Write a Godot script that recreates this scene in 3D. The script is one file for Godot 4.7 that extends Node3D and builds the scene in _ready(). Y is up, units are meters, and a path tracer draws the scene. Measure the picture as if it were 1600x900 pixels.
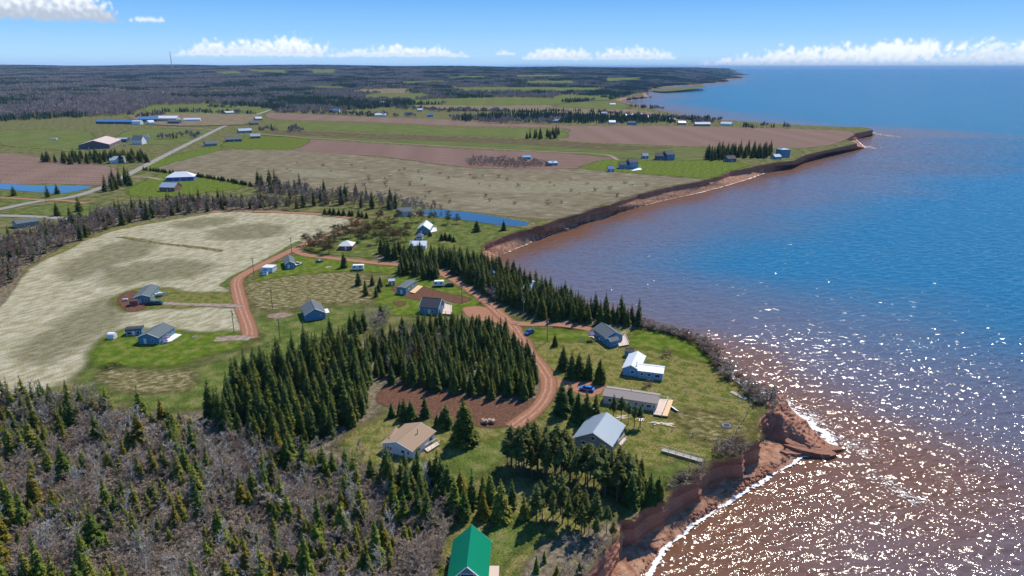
extends Node3D
# A red-cliffed shore seen from the air. Metres, y up, sea level at y = 0, farmland plateau at y = 9.

const LAND := 9.0
var used := {}
var rng := RandomNumberGenerator.new()
var M := {}
var noise_a := FastNoiseLite.new()
var noise_b := FastNoiseLite.new()
var coast_top := PackedVector3Array()
var coast_water := PackedVector3Array()
var land_poly := PackedVector2Array()
var tree_kinds := {}
var tree_count := {}

# ---------------------------------------------------------------- mesh helper
class MB:
	var v := PackedVector3Array()
	var n := PackedVector3Array()
	var c := PackedColorArray()
	var uv := PackedVector2Array()
	var has_uv := false
	func tri(a: Vector3, b: Vector3, d: Vector3, col := Color.WHITE) -> void:
		var nn := (d - a).cross(b - a).normalized()
		v.push_back(a); v.push_back(b); v.push_back(d)
		n.push_back(nn); n.push_back(nn); n.push_back(nn)
		c.push_back(col); c.push_back(col); c.push_back(col)
	func tri3(a: Vector3, b: Vector3, d: Vector3, ca: Color, cb: Color, cd: Color) -> void:
		var nn := (d - a).cross(b - a).normalized()
		v.push_back(a); v.push_back(b); v.push_back(d)
		n.push_back(nn); n.push_back(nn); n.push_back(nn)
		c.push_back(ca); c.push_back(cb); c.push_back(cd)
	func quad(a: Vector3, b: Vector3, d: Vector3, e: Vector3, col := Color.WHITE) -> void:
		tri(a, b, d, col)
		tri(a, d, e, col)
	func box(o: Vector3, s: Vector3, b := Basis(), col := Color.WHITE) -> void:
		var x := b.x * s.x * 0.5
		var y := b.y * s.y * 0.5
		var z := b.z * s.z * 0.5
		var p := [o - x - y - z, o + x - y - z, o + x + y - z, o - x + y - z, o - x - y + z, o + x - y + z, o + x + y + z, o - x + y + z]
		for f in [[0, 1, 2, 3], [5, 4, 7, 6], [4, 0, 3, 7], [1, 5, 6, 2], [3, 2, 6, 7], [4, 5, 1, 0]]:
			quad(p[f[0]], p[f[1]], p[f[2]], p[f[3]], col)
	func tube(p: Vector3, q: Vector3, r0: float, r1: float, sides := 5, col := Color.WHITE) -> void:
		var d := (q - p).normalized()
		var s := d.cross(Vector3(0.31, 0.2, 0.93)).normalized()
		var t := d.cross(s)
		for i in sides:
			var a := TAU * i / sides
			var b := TAU * (i + 1) / sides
			var ea := s * cos(a) + t * sin(a)
			var eb := s * cos(b) + t * sin(b)
			tri(p + ea * r0, p + eb * r0, q + eb * r1, col)
			if r1 > 0.001:
				tri(p + ea * r0, q + eb * r1, q + ea * r1, col)
	func prism(poly: Array, y0: float, y1: float, col := Color.WHITE) -> void:
		var k := poly.size()
		for i in k:
			var a: Vector2 = poly[i]
			var b: Vector2 = poly[(i + 1) % k]
			quad(Vector3(a.x, y0, a.y), Vector3(b.x, y0, b.y), Vector3(b.x, y1, b.y), Vector3(a.x, y1, a.y), col)
		for i in range(1, k - 1):
			tri(Vector3(poly[0].x, y1, poly[0].y), Vector3(poly[i].x, y1, poly[i].y), Vector3(poly[i + 1].x, y1, poly[i + 1].y), col)
	func mesh() -> ArrayMesh:
		var a := []
		a.resize(Mesh.ARRAY_MAX)
		a[Mesh.ARRAY_VERTEX] = v
		a[Mesh.ARRAY_NORMAL] = n
		a[Mesh.ARRAY_COLOR] = c
		if has_uv:
			a[Mesh.ARRAY_TEX_UV] = uv
			a[Mesh.ARRAY_TEX_UV2] = uv
		var m := ArrayMesh.new()
		m.add_surface_from_arrays(Mesh.PRIMITIVE_TRIANGLES, a)
		return m

# ---------------------------------------------------------------- naming helpers
func numbered(called: String) -> String:
	var k: int = used.get(called, 0)
	used[called] = k + 1
	return called if k == 0 else "%s_%03d" % [called, k]

func tag(o: Node, label: String, category: String, group := "") -> Node:
	o.set_meta("label", label)
	o.set_meta("category", category)
	if group != "":
		o.set_meta("group", group)
	return o

func thing(called: String, label: String, category: String, at: Vector3, turn := 0.0, group := "") -> Node3D:
	var o := Node3D.new()
	o.name = numbered(called)
	add_child(o, true)
	o.position = at
	o.rotation.y = turn
	tag(o, label, category, group)
	return o

func obj(called: String, m: Mesh, mat: Material, parent: Node = null) -> MeshInstance3D:
	var o := MeshInstance3D.new()
	o.name = numbered(called) if parent == null else called
	o.mesh = m
	o.material_override = mat
	(self if parent == null else parent).add_child(o, true)
	return o

func setting(called: String, m: Mesh, mat: Material) -> MeshInstance3D:
	var o := obj(called, m, mat)
	o.set_meta("kind", "structure")
	return o

func lin(r: float, g: float, b: float) -> Color:
	return Color(r, g, b).linear_to_srgb()

func plain(r: float, g: float, b: float, rough := 0.8, metal := 0.0) -> StandardMaterial3D:
	var m := StandardMaterial3D.new()
	m.albedo_color = lin(r, g, b)
	m.roughness = rough
	m.metallic = metal
	return m

func ramp(cols: Array, offs: Array) -> Gradient:
	var g := Gradient.new()
	var pc := PackedColorArray()
	var po := PackedFloat32Array()
	for i in cols.size():
		var k: Array = cols[i]
		pc.push_back(lin(k[0], k[1], k[2]))
		po.push_back(offs[i])
	g.colors = pc
	g.offsets = po
	return g

func noise_tex(sd: int, freq: float, cols: Array, offs: Array, size := 512, kind := FastNoiseLite.TYPE_SIMPLEX_SMOOTH, octaves := 5) -> NoiseTexture2D:
	var f := FastNoiseLite.new()
	f.seed = sd
	f.noise_type = kind
	f.frequency = freq
	f.fractal_octaves = octaves
	f.fractal_gain = 0.55
	var t := NoiseTexture2D.new()
	t.width = size
	t.height = size
	t.seamless = true
	t.normalize = true
	t.color_ramp = ramp(cols, offs)
	t.noise = f
	return t

var detail_fine: NoiseTexture2D

# a ground cover: uv in metres (turned per sheet); tile = metres per repeat of the large pattern along and across
func cover(sd: int, cols: Array, offs: Array, tile: Vector2, fine := 7.0, freq := 0.012) -> StandardMaterial3D:
	var m := StandardMaterial3D.new()
	m.albedo_texture = noise_tex(sd, freq, cols, offs)
	m.uv1_scale = Vector3(1.0 / tile.x, 1.0 / tile.y, 1)
	m.detail_enabled = true
	m.detail_albedo = detail_fine
	m.detail_blend_mode = BaseMaterial3D.BLEND_MODE_MUL
	m.detail_uv_layer = BaseMaterial3D.DETAIL_UV_2
	m.uv2_scale = Vector3(1.0 / fine, 1.0 / fine, 1)
	m.roughness = 1.0
	m.metallic_specular = 0.1
	m.vertex_color_use_as_albedo = true
	m.transparency = BaseMaterial3D.TRANSPARENCY_ALPHA
	return m

# ---------------------------------------------------------------- terrain height
func ss(a: float, b: float, x: float) -> float:
	var t := clampf((x - a) / (b - a), 0.0, 1.0)
	return t * t * (3.0 - 2.0 * t)

func hgt(x: float, z: float) -> float:
	var d := -z
	if d < 1500.0:
		return LAND
	var t := ss(1500, 9500, d)
	var k := minf(1.0, (d - 1500.0) / 1500.0)
	var f := 1.0 - 0.3 * ss(-0.25, 0.2, x / d)
	return LAND + f * (122.0 * t + k * (6.0 * sin(x / 610.0 + 0.7) * sin(z / 840.0) + 5.0 * sin(x / 270.0 - z / 390.0 + 1.3)))

func coast_dist(p: Vector2) -> float:
	var best := 1e12
	for i in coast_top.size() - 1:
		var q := Geometry2D.get_closest_point_to_segment(p, Vector2(coast_top[i].x, coast_top[i].z), Vector2(coast_top[i + 1].x, coast_top[i + 1].z))
		best = minf(best, p.distance_squared_to(q))
	return sqrt(best)

func ground_y(x: float, z: float) -> float:
	var h := hgt(x, z)
	if z > -1350.0:
		return h
	var c := ss(0, 900, coast_dist(Vector2(x, z)))
	return lerpf(lerpf(3.0, h, ss(-1350.0, -1500.0, z) * c + (1.0 - ss(-1350.0, -1500.0, z))), h, c)

func pts2(a: Array) -> PackedVector2Array:
	var r := PackedVector2Array()
	for i in range(0, a.size(), 2):
		r.push_back(Vector2(a[i], a[i + 1]))
	return r

# smooth closed or open line through points, sampled at about `step`
func spline(p: PackedVector2Array, step: float, closed: bool, soft := 1.0) -> PackedVector2Array:
	var out := PackedVector2Array()
	var k := p.size()
	var segs := k if closed else k - 1
	for i in segs:
		var p1 := p[i]
		var p2 := p[(i + 1) % k]
		var p0 := p[(i - 1 + k) % k] if closed or i > 0 else p1
		var p3 := p[(i + 2) % k] if closed or i + 2 < k else p2
		var m := maxi(1, int(p1.distance_to(p2) / step))
		for j in m:
			var t := float(j) / m
			out.push_back(p1.cubic_interpolate(p2, p1 - (p1 - p0) * soft, p2 + (p3 - p2) * soft, t) if soft > 0.0 else p1.lerp(p2, t))
	if not closed:
		out.push_back(p[k - 1])
	return out

# a sheet of ground cover with an uneven, soft-edged outline
func sheet(called: String, a: Array, mat: Material, lift: float, edge: float, wobble: float, turn := 0.0, tint := Color.WHITE) -> MeshInstance3D:
	var raw := pts2(a)
	if Geometry2D.is_polygon_clockwise(raw):
		raw.reverse()
	var size := 0.0
	for i in raw.size():
		size += raw[i].distance_to(raw[(i + 1) % raw.size()])
	var p := PackedVector2Array()
	var inner := PackedVector2Array()
	var outer := PackedVector2Array()
	var tris := PackedInt32Array()
	var k := 0
	for attempt in 5:
		p = spline(raw, clampf(size / 160.0, maxf(0.8, edge * (0.5 + 0.3 * attempt)), 80.0), true, 0.7 if attempt < 3 else 0.0)
		k = p.size()
		inner.clear()
		outer.clear()
		for i in k:
			var d := (p[(i + 1) % k] - p[(i - 1 + k) % k]).normalized()
			var nr := Vector2(d.y, -d.x)
			var w := (noise_a.get_noise_2d(p[i].x * 3.0, p[i].y * 3.0) + 0.6 * noise_a.get_noise_2d(p[i].x * 11.0, p[i].y * 11.0)) * wobble * (1.0 - 0.2 * attempt)
			inner.push_back(p[i] + nr * (w - edge * (0.5 - 0.12 * attempt)))
			outer.push_back(p[i] + nr * (w + edge * (0.5 + 0.4 * noise_b.get_noise_2d(p[i].x * 9.0, p[i].y * 9.0))))
		tris = Geometry2D.triangulate_polygon(inner)
		if not tris.is_empty():
			break
	var mb := MB.new()
	mb.has_uv = true
	var far := false
	for q in p:
		far = far or q.y < -1350.0
	var pool := inner.duplicate()
	if far:
		var lo := p[0]
		var hi := p[0]
		for q in p:
			lo = lo.min(q)
			hi = hi.max(q)
		var st := maxf(60.0, (hi - lo).length() / 24.0)
		var x := lo.x
		while x < hi.x:
			var z := lo.y
			while z < hi.y:
				if Geometry2D.is_point_in_polygon(Vector2(x, z), inner):
					pool.push_back(Vector2(x, z))
				z += st
			x += st
		tris.clear()
		var all := Geometry2D.triangulate_delaunay(pool)
		for i in range(0, all.size(), 3):
			if Geometry2D.is_point_in_polygon((pool[all[i]] + pool[all[i + 1]] + pool[all[i + 2]]) / 3.0, inner):
				tris.append_array([all[i], all[i + 1], all[i + 2]])
	elif tris.is_empty():
		print("sheet self-crossing ", called)
	for i in range(0, tris.size(), 3):
		var q := [pool[tris[i]], pool[tris[i + 1]], pool[tris[i + 2]]]
		if (q[1] - q[0]).cross(q[2] - q[0]) < 0.0:
			q = [q[0], q[2], q[1]]
		var w := []
		for e in q:
			w.push_back(Vector3(e.x, (ground_y(e.x, e.y) if far else LAND) + lift, e.y))
			mb.uv.push_back((e as Vector2).rotated(turn))
		mb.tri(w[0], w[1], w[2], tint)
	var clear := Color(tint.r, tint.g, tint.b, 0.0)
	for i in k:
		var j := (i + 1) % k
		var w := []
		for e in [inner[i], outer[i], outer[j], inner[j]]:
			w.push_back(Vector3(e.x, (ground_y(e.x, e.y) if far else LAND) + lift, e.y))
		for t in [[0, 1, 2], [0, 2, 3]]:
			for s in t:
				mb.uv.push_back([inner[i], outer[i], outer[j], inner[j]][s].rotated(turn))
		mb.tri3(w[0], w[1], w[2], tint, clear, clear)
		mb.tri3(w[0], w[2], w[3], tint, clear, tint)
	return setting(called, mb.mesh(), mat)

# a road: ribbon with wheel tracks as its own uv (u along, v across, both in metres)
func road(called: String, a: Array, width: float, mat: Material, lift: float, edge := 0.8, wob := 0.5) -> MeshInstance3D:
	var p := spline(pts2(a), 3.0, false)
	var mb := MB.new()
	mb.has_uv = true
	var run := 0.0
	var prev := []
	for i in p.size():
		var d := (p[mini(i + 1, p.size() - 1)] - p[maxi(i - 1, 0)]).normalized()
		var nr := Vector2(-d.y, d.x)
		if i > 0:
			run += p[i].distance_to(p[i - 1])
		var wl := width * 0.5 + noise_a.get_noise_1d(run * 5.0) * wob
		var wr := width * 0.5 + noise_b.get_noise_1d(run * 5.0 + 99.0) * wob
		var row := []
		for s in [-wl - edge, -wl, wr, wr + edge]:
			var q: Vector2 = p[i] + nr * s
			row.push_back([Vector3(q.x, ground_y(q.x, q.y) + lift, q.y), Vector2(run, s)])
		if i > 0:
			for s in 3:
				var qa: Array = prev[s]
				var qb: Array = prev[s + 1]
				var qc: Array = row[s + 1]
				var qd: Array = row[s]
				var al := 0.0 if s == 0 else 1.0
				var ar := 0.0 if s == 2 else 1.0
				for e in [qa, qb, qc, qa, qc, qd]:
					mb.uv.push_back(e[1])
				mb.tri3(qa[0], qb[0], qc[0], Color(1, 1, 1, al), Color(1, 1, 1, ar), Color(1, 1, 1, ar))
				mb.tri3(qa[0], qc[0], qd[0], Color(1, 1, 1, al), Color(1, 1, 1, ar), Color(1, 1, 1, al))
		prev = row
	return setting(called, mb.mesh(), mat)

# ---------------------------------------------------------------- camera, sky, sun
func make_view() -> void:
	var cam := Camera3D.new()
	cam.name = "camera"
	cam.fov = 44.8660
	cam.position = Vector3(0, 104, 0)
	cam.rotation_degrees = Vector3(-17.5155, 0, 0)
	cam.near = 0.5
	cam.far = 120000.0
	add_child(cam)
	cam.current = true
	var e := Environment.new()
	e.background_mode = Environment.BG_SKY
	e.sky = Sky.new()
	var pm := PanoramaSkyMaterial.new()
	pm.panorama = ImageTexture.create_from_image(sky_image())
	e.sky.sky_material = pm
	e.background_energy_multiplier = 1.0
	e.tonemap_mode = Environment.TONE_MAPPER_LINEAR
	e.tonemap_exposure = 1.22
	e.fog_enabled = true
	e.fog_density = 0.00003
	e.fog_light_color = Color(0.60, 0.80, 1.0)
	e.sdfgi_enabled = true
	e.ssao_enabled = true
	e.ssil_enabled = true
	var we := WorldEnvironment.new()
	we.name = "world_environment"
	we.environment = e
	add_child(we)
	var sun := DirectionalLight3D.new()
	sun.name = "sun"
	sun.light_energy = 1.5
	sun.light_color = Color(1.0, 0.955, 0.89)
	sun.light_angular_distance = 0.5
	sun.shadow_enabled = true
	add_child(sun)
	var el := deg_to_rad(51.0)
	var az := deg_to_rad(33.0)
	var to_sun := Vector3(sin(az) * cos(el), sin(el), -cos(az) * cos(el))
	sun.look_at_from_position(to_sun * 100.0, Vector3.ZERO)

func sky_image() -> Image:
	var w := 4096
	var h := 2048
	var im := Image.create(w, h, false, Image.FORMAT_RGB8)
	var stops := [[0.0, 0.52, 0.72, 0.90], [1.2, 0.40, 0.65, 0.90], [2.6, 0.27, 0.54, 0.87], [5.0, 0.15, 0.40, 0.80], [14.0, 0.10, 0.29, 0.66], [40.0, 0.06, 0.19, 0.50], [90.0, 0.04, 0.14, 0.40]]
	var rows := PackedColorArray()
	for y in h:
		var el := 90.0 - (y + 0.5) * 180.0 / h
		var c := Color(0.52, 0.72, 0.90)
		if el > 0.0:
			for i in stops.size() - 1:
				if el >= stops[i][0] and el <= stops[i + 1][0]:
					var t: float = (el - stops[i][0]) / (stops[i + 1][0] - stops[i][0])
					c = Color(lerpf(stops[i][1], stops[i + 1][1], t), lerpf(stops[i][2], stops[i + 1][2], t), lerpf(stops[i][3], stops[i + 1][3], t))
		rows.push_back(c)
		im.fill_rect(Rect2i(0, y, w, 1), c.linear_to_srgb())
	# cloud banks: middle azimuth (0 = ahead, right positive), half width, base height, thickness, fullness; degrees
	var banks := [[-32.0, 4.4, 3.15, 2.4, 1.2], [-18.6, 6.4, 0.95, 1.25, 0.95], [-8.9, 5.8, 0.9, 0.9, 0.8], [3.6, 3.0, 0.7, 1.05, 0.9], [9.3, 3.4, 0.72, 1.0, 0.85], [-0.6, 0.9, 1.0, 0.4, 0.6],
		[30.5, 17.0, 0.2, 1.15, 1.35], [40.0, 11.0, 0.45, 1.35, 1.2], [-26.0, 1.2, 3.1, 0.6, 0.6], [-29.0, 1.0, 4.6, 0.5, 0.5]]
	var r2 := RandomNumberGenerator.new()
	r2.seed = 77
	for i in 16:
		banks.push_back([60.0 + i * 16.0 + r2.randf_range(-5, 5), r2.randf_range(3, 9), r2.randf_range(0.3, 3.5), r2.randf_range(1.0, 2.4), r2.randf_range(0.7, 1.2)])
	var nz := FastNoiseLite.new()
	nz.seed = 9
	nz.noise_type = FastNoiseLite.TYPE_PERLIN
	nz.fractal_octaves = 5
	nz.fractal_gain = 0.52
	nz.frequency = 0.55
	for b in banks:
		var y0 := int((90.0 - (b[2] + b[3] * 1.5)) / 180.0 * h)
		var y1 := int((90.0 - (b[2] - 0.3)) / 180.0 * h)
		var x0 := int((b[0] - b[1]) / 360.0 * w)
		var x1 := int((b[0] + b[1]) / 360.0 * w)
		for y in range(y0, y1):
			var el := 90.0 - (y + 0.5) * 180.0 / h
			var t: float = (el - b[2]) / b[3]
			for xx in range(x0, x1):
				var az := xx * 360.0 / w
				var u: float = (az - b[0]) / b[1]
				var env: float = (1.0 - pow(absf(u), 2.5)) * b[4]
				var big := nz.get_noise_2d(az * 1.1 + b[2] * 31.0, el * 0.5 + 7.0)
				var small := nz.get_noise_2d(az * 4.6, el * 4.6 + b[2] * 11.0)
				var d := env * (1.0 + 0.55 * big) - t * 1.0 + small * 0.8
				d = minf(d, (t + 0.13) * 3.2 + small * 0.5)
				var al := ss(0.0, 0.42, d)
				if al <= 0.0:
					continue
				var lit := ss(-0.25, 0.75, t + nz.get_noise_2d(az * 5.0 + 40.0, el * 5.0) * 0.9)
				var thick := ss(0.1, 0.8, d)
				var cc := Color(0.60, 0.70, 0.82).lerp(Color(0.97, 0.98, 1.0), maxf(lit, 1.0 - thick))
				if b[2] > 3.0 and b[3] > 1.0:
					cc = Color(0.46, 0.50, 0.56).lerp(Color(0.97, 0.98, 1.0), ss(0.05, 0.6, t + small * 0.5))
				var px := posmod(xx, w)
				# the left edge of a panorama looks along -z
				im.set_pixel(px, y, rows[y].lerp(cc, al * 0.88).linear_to_srgb())
	return im

# ---------------------------------------------------------------- coast, ground, sea
func coast_pairs() -> void:
	var t9 := pts2([4.53,-99.56,12.77,-109.05,15.02,-114.33,19.68,-122.04,23.42,-131.3,26.1,-131.3,29.64,-135.28,34.19,-138.46,37.39,-143.06,45.21,-148.21,48.28,-154.56,53.67,-157.6,58.36,-157.91,60.89,-163.34,65.84,-166,67.78,-173.35,70.43,-178.56,73.83,-182.06,76.6,-185.67,76.75,-191.54,73.97,-197.29,70.87,-201.45,70,-206.74,69.8,-211.77,70.34,-219.72,69.29,-223.05,69.41,-233.59,62.11,-243.07,52.38,-249.78,49.56,-253.26,40.56,-259.75,26.42,-272.04,16.56,-285.43,8.59,-297.21,-3,-312.98,-10.09,-330.35,-15.99,-350.83,-18.05,-366.76,-15.58,-384.07,-6.04,-401.32,3.91,-416.54,9.96,-425.47,20.33,-434.77,28.46,-448.44,34.63,-458.7,46.49,-476.08,71.22,-502.09,99.62,-548.01,135.7,-585.5,175.76,-624.41,209.69,-672.88,244.52,-709.39,275.97,-739.37,302.29,-755.29,336.21,-807.25,377.62,-852.68,455.04,-934.96,465.79,-995.82,516.47,-1075.49,579.23,-1143.87])
	var w0 := pts2([16.13,-108.99,24.99,-117.54,29.19,-124.57,34.94,-133.6,38.23,-136.54,40.56,-138.87,43.23,-141.76,47.52,-145.25,50.58,-147.83,55.74,-151.85,60.22,-155.76,66.04,-160.74,71.27,-164.41,75.39,-167.58,80.4,-171.86,88.18,-172.87,92.22,-176.32,91.45,-185.86,90.28,-195.48,87.49,-201.93,84.4,-210.16,80.98,-215.98,79.03,-219.51,78.22,-222.61,78.03,-227.95,77.1,-231.83,77.11,-241.74,69.72,-251.77,59.62,-258.42,56.72,-261.86,47.53,-269,32.96,-281.16,22.9,-294.35,14.82,-305.9,3.74,-323.32,-3.92,-340.38,-8.57,-359.16,-11.56,-379.93,-8.53,-391.16,5.86,-413.95,16.28,-432.29,21.56,-441.14,30.67,-454.1,38.23,-463.79,45.4,-475.96,62.58,-493.13,77.83,-516.3,122.69,-566.46,164.98,-606.41,202.02,-648.33,227.46,-679.47,266.95,-731.91,293.13,-761.13,325.71,-798.18,351.4,-832.81,403.67,-897.41,481.59,-964.38,522.89,-1080.13,562.61,-1132.14,613.31,-1201.34])
	for i in t9.size():
		coast_top.push_back(Vector3(t9[i].x, LAND, t9[i].y))
		var d := w0[i] - t9[i]
		if d.length() < 4.0 or i > 19 and i < 38 and d.length() < 6.0:
			# the bluff behind the trees drops almost straight to the water
			var a := t9[maxi(i - 1, 0)]
			var b := t9[mini(i + 1, t9.size() - 1)]
			var dir := (b - a).normalized()
			w0[i] = t9[i] + Vector2(-dir.y, dir.x) * 6.0
		coast_water.push_back(Vector3(w0[i].x, 0, w0[i].y))
	# the low shore of the far bay
	var back := pts2([596.03,-1201.34,545.28,-1213.69,494.69,-1252.24,450.45,-1322.08,408.33,-1416.61,394.28,-1565.26,377.63,-1827.64,360.44,-2080,357.11,-2411,429.26,-2619,513.78,-2737,607.18,-3336,854.27,-4122,1237.37,-4761,1670.54,-5633,1842.48,-6528,2474,-7758,2785,-9556,3490,-10806])
	for i in back.size():
		var q := back[i]
		var in_dir := Vector2(-1, 0.1).normalized() * (14.0 if i > 2 else 3.0)
		coast_water.push_back(Vector3(q.x, 0, q.y))
		coast_top.push_back(Vector3(q.x + in_dir.x, 9.0 if i < 2 else 3.0, q.y + in_dir.y))

func make_ground() -> void:
	var line := PackedVector2Array()
	for q in coast_top:
		line.push_back(Vector2(q.x, q.z))
	land_poly = line.duplicate()
	land_poly.append_array(PackedVector2Array([Vector2(3000, -14000), Vector2(-11800, -14000), Vector2(-380, 90), Vector2(20, 90)]))
	var p := PackedVector2Array()
	for i in land_poly.size():
		var a := land_poly[i]
		var b := land_poly[(i + 1) % land_poly.size()]
		var st := clampf(absf(a.y) * 0.04, 4.0, 400.0)
		var m := maxi(1, int(a.distance_to(b) / st))
		for j in m:
			p.push_back(a.lerp(b, float(j) / m))
	var edge := p.size()
	var z := 60.0
	while z > -13900.0:
		var st := clampf(absf(z) * 0.055, 45.0, 330.0)
		var x := -12000.0
		while x < 2500.0:
			if x > z * 0.95 - 330.0 and Geometry2D.is_point_in_polygon(Vector2(x, z), land_poly):
				p.push_back(Vector2(x + rng.randf() * 3.0, z + rng.randf() * 3.0))
			x += st
		z -= st
	var tr := Geometry2D.triangulate_delaunay(p)
	var mb := MB.new()
	mb.has_uv = true
	var y := PackedFloat32Array()
	for i in p.size():
		y.push_back(ground_y(p[i].x, p[i].y))
	for i in range(0, tr.size(), 3):
		var q := [tr[i], tr[i + 1], tr[i + 2]]
		if not Geometry2D.is_point_in_polygon((p[q[0]] + p[q[1]] + p[q[2]]) / 3.0, land_poly):
			continue
		if (p[q[1]] - p[q[0]]).cross(p[q[2]] - p[q[0]]) < 0.0:
			q = [q[0], q[2], q[1]]
		for s in q:
			mb.uv.push_back(p[s])
		mb.tri(Vector3(p[q[0]].x, y[q[0]], p[q[0]].y), Vector3(p[q[1]].x, y[q[1]], p[q[1]].y), Vector3(p[q[2]].x, y[q[2]], p[q[2]].y))
	M.base.transparency = BaseMaterial3D.TRANSPARENCY_DISABLED
	setting("ground", mb.mesh(), M.base)

func make_cliffs() -> void:
	# red sandstone cliff and the beach below it, station by station along the coast
	var cols: int = coast_top.size()
	var tops := PackedVector3Array()
	var wats := PackedVector3Array()
	for i in cols - 1:
		var a := coast_top[i]
		var b := coast_top[i + 1]
		var st := clampf(absf(a.z) * 0.006, 0.7, 40.0)
		var m := maxi(1, int(a.distance_to(b) / st))
		for j in m:
			var t := float(j) / m
			tops.push_back(a.lerp(b, t))
			wats.push_back(coast_water[i].lerp(coast_water[i + 1], t))
	var cm := MB.new()
	var bm := MB.new()
	bm.has_uv = true
	var rows := 14
	var prev_c := []
	var prev_b := []
	var prev_cc := []
	for i in tops.size():
		var a := tops[i]
		var w := wats[i]
		var out := Vector3(w.x - a.x, 0, w.z - a.z)
		var far := out.length()
		out = out / maxf(far, 0.01)
		var high := a.y
		var near := absf(a.z) < 700.0
		var run := minf(far * 0.4, 1.3 + 1.4 * noise_b.get_noise_2d(a.x * 2.0, a.z * 2.0))
		var base_y := 1.9 if far > 7.0 else 0.1
		if a.z < -330.0 and a.z > -1060.0:
			base_y = 5.2 + 0.9 * noise_a.get_noise_1d(a.x * 1.5)
		if high < 5.0:
			base_y = 1.2
		var cv := []
		var cc := []
		for r in rows + 1:
			var t := float(r) / rows
			var y := lerpf(high, base_y - 0.4, t)
			var k := pow(t, 0.8) * run
			var jag := 0.0
			if near and r > 0:
				jag = 1.5 * noise_a.get_noise_3d(a.x * 9.0, y * 4.0, a.z * 9.0) + 0.95 * noise_b.get_noise_3d(a.x * 19.0, y * 24.0, a.z * 19.0) + 0.5 * noise_a.get_noise_3d(a.x * 52.0, y * 40.0, a.z * 52.0) + 0.3 * sin(y * 4.2 + noise_a.get_noise_2d(a.x * 2.0, a.z * 2.0) * 4.0)
			cv.push_back(a + out * (k + jag) + Vector3(0, y - a.y, 0))
			var bed := noise_b.get_noise_2d(y * 60.0, a.x * 0.6 + a.z * 0.6) + 0.5 * noise_a.get_noise_3d(a.x * 9.0, y * 12.0, a.z * 9.0)
			var c := Color(0.29, 0.108, 0.062).lerp(Color(0.50, 0.225, 0.135), clampf(0.5 + bed * 1.1, 0.0, 1.0))
			if r == 0:
				c = Color(0.13, 0.09, 0.055)
			cc.push_back(c)
		var bv := []
		var foot: Vector3 = cv[rows]
		var bn := 7
		for r in bn + 1:
			var t := float(r) / bn
			var q := Vector3(foot.x, 0, foot.z).lerp(Vector3(w.x, 0, w.z) + out * 5.0, t) - out * (1.2 * (1.0 - t))
			var y := lerpf(base_y, -0.75, t)
			if near:
				y += 0.5 * noise_a.get_noise_2d(q.x * 8.0, q.z * 8.0) * (1.0 - t)
			bv.push_back(Vector3(q.x, y, q.z))
		if i > 0:
			for r in rows:
				cm.tri3(prev_c[r], cv[r], cv[r + 1], prev_cc[r], cc[r], cc[r + 1])
				cm.tri3(prev_c[r], cv[r + 1], prev_c[r + 1], prev_cc[r], cc[r + 1], prev_cc[r + 1])
			for r in bn:
				for e in [prev_b[r], bv[r], bv[r + 1], prev_b[r], bv[r + 1], prev_b[r + 1]]:
					bm.uv.push_back(Vector2(e.x, e.z))
				bm.tri(prev_b[r], bv[r], bv[r + 1])
				bm.tri(prev_b[r], bv[r + 1], prev_b[r + 1])
		prev_c = cv
		prev_b = bv
		prev_cc = cc
	var ro := setting("cliff", cm.mesh(), M.cliff)
	ro.set_meta("label", "red sandstone sea cliff below the grassy plateau")
	M.sand.transparency = BaseMaterial3D.TRANSPARENCY_DISABLED
	setting("beach", bm.mesh(), M.sand)

func water_dist(p: Vector2) -> float:
	var best := 1e12
	for i in coast_water.size() - 1:
		var q := Geometry2D.get_closest_point_to_segment(p, Vector2(coast_water[i].x, coast_water[i].z), Vector2(coast_water[i + 1].x, coast_water[i + 1].z))
		best = minf(best, p.distance_squared_to(q))
	return sqrt(best)

# water colour: red silt along the shore, then violet and blue with sky reflection painted in
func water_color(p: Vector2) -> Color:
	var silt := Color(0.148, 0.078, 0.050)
	var silt_sky := Color(0.112, 0.104, 0.135)
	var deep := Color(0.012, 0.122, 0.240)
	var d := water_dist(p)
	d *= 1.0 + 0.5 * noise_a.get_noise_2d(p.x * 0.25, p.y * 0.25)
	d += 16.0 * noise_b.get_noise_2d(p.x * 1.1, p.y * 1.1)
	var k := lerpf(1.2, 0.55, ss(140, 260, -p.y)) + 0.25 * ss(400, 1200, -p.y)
	return silt.lerp(silt_sky, ss(12.0 * k, 62.0 * k, d)).lerp(deep, ss(45.0 * k, 330.0 * k, d))

func sea_surface(m: ArrayMesh, v: PackedVector3Array, n: PackedVector3Array, c: PackedColorArray, uv: PackedVector2Array, w: int, h: int) -> void:
	var idx := PackedInt32Array()
	idx.resize((w - 1) * (h - 1) * 6)
	var o := 0
	for j in h - 1:
		for i in w - 1:
			var q := j * w + i
			idx[o] = q
			idx[o + 1] = q + w
			idx[o + 2] = q + 1
			idx[o + 3] = q + 1
			idx[o + 4] = q + w
			idx[o + 5] = q + w + 1
			o += 6
	var a := []
	a.resize(Mesh.ARRAY_MAX)
	a[Mesh.ARRAY_VERTEX] = v
	a[Mesh.ARRAY_NORMAL] = n
	a[Mesh.ARRAY_COLOR] = c
	a[Mesh.ARRAY_TEX_UV] = uv
	a[Mesh.ARRAY_INDEX] = idx
	m.add_surface_from_arrays(Mesh.PRIMITIVE_TRIANGLES, a)

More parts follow.
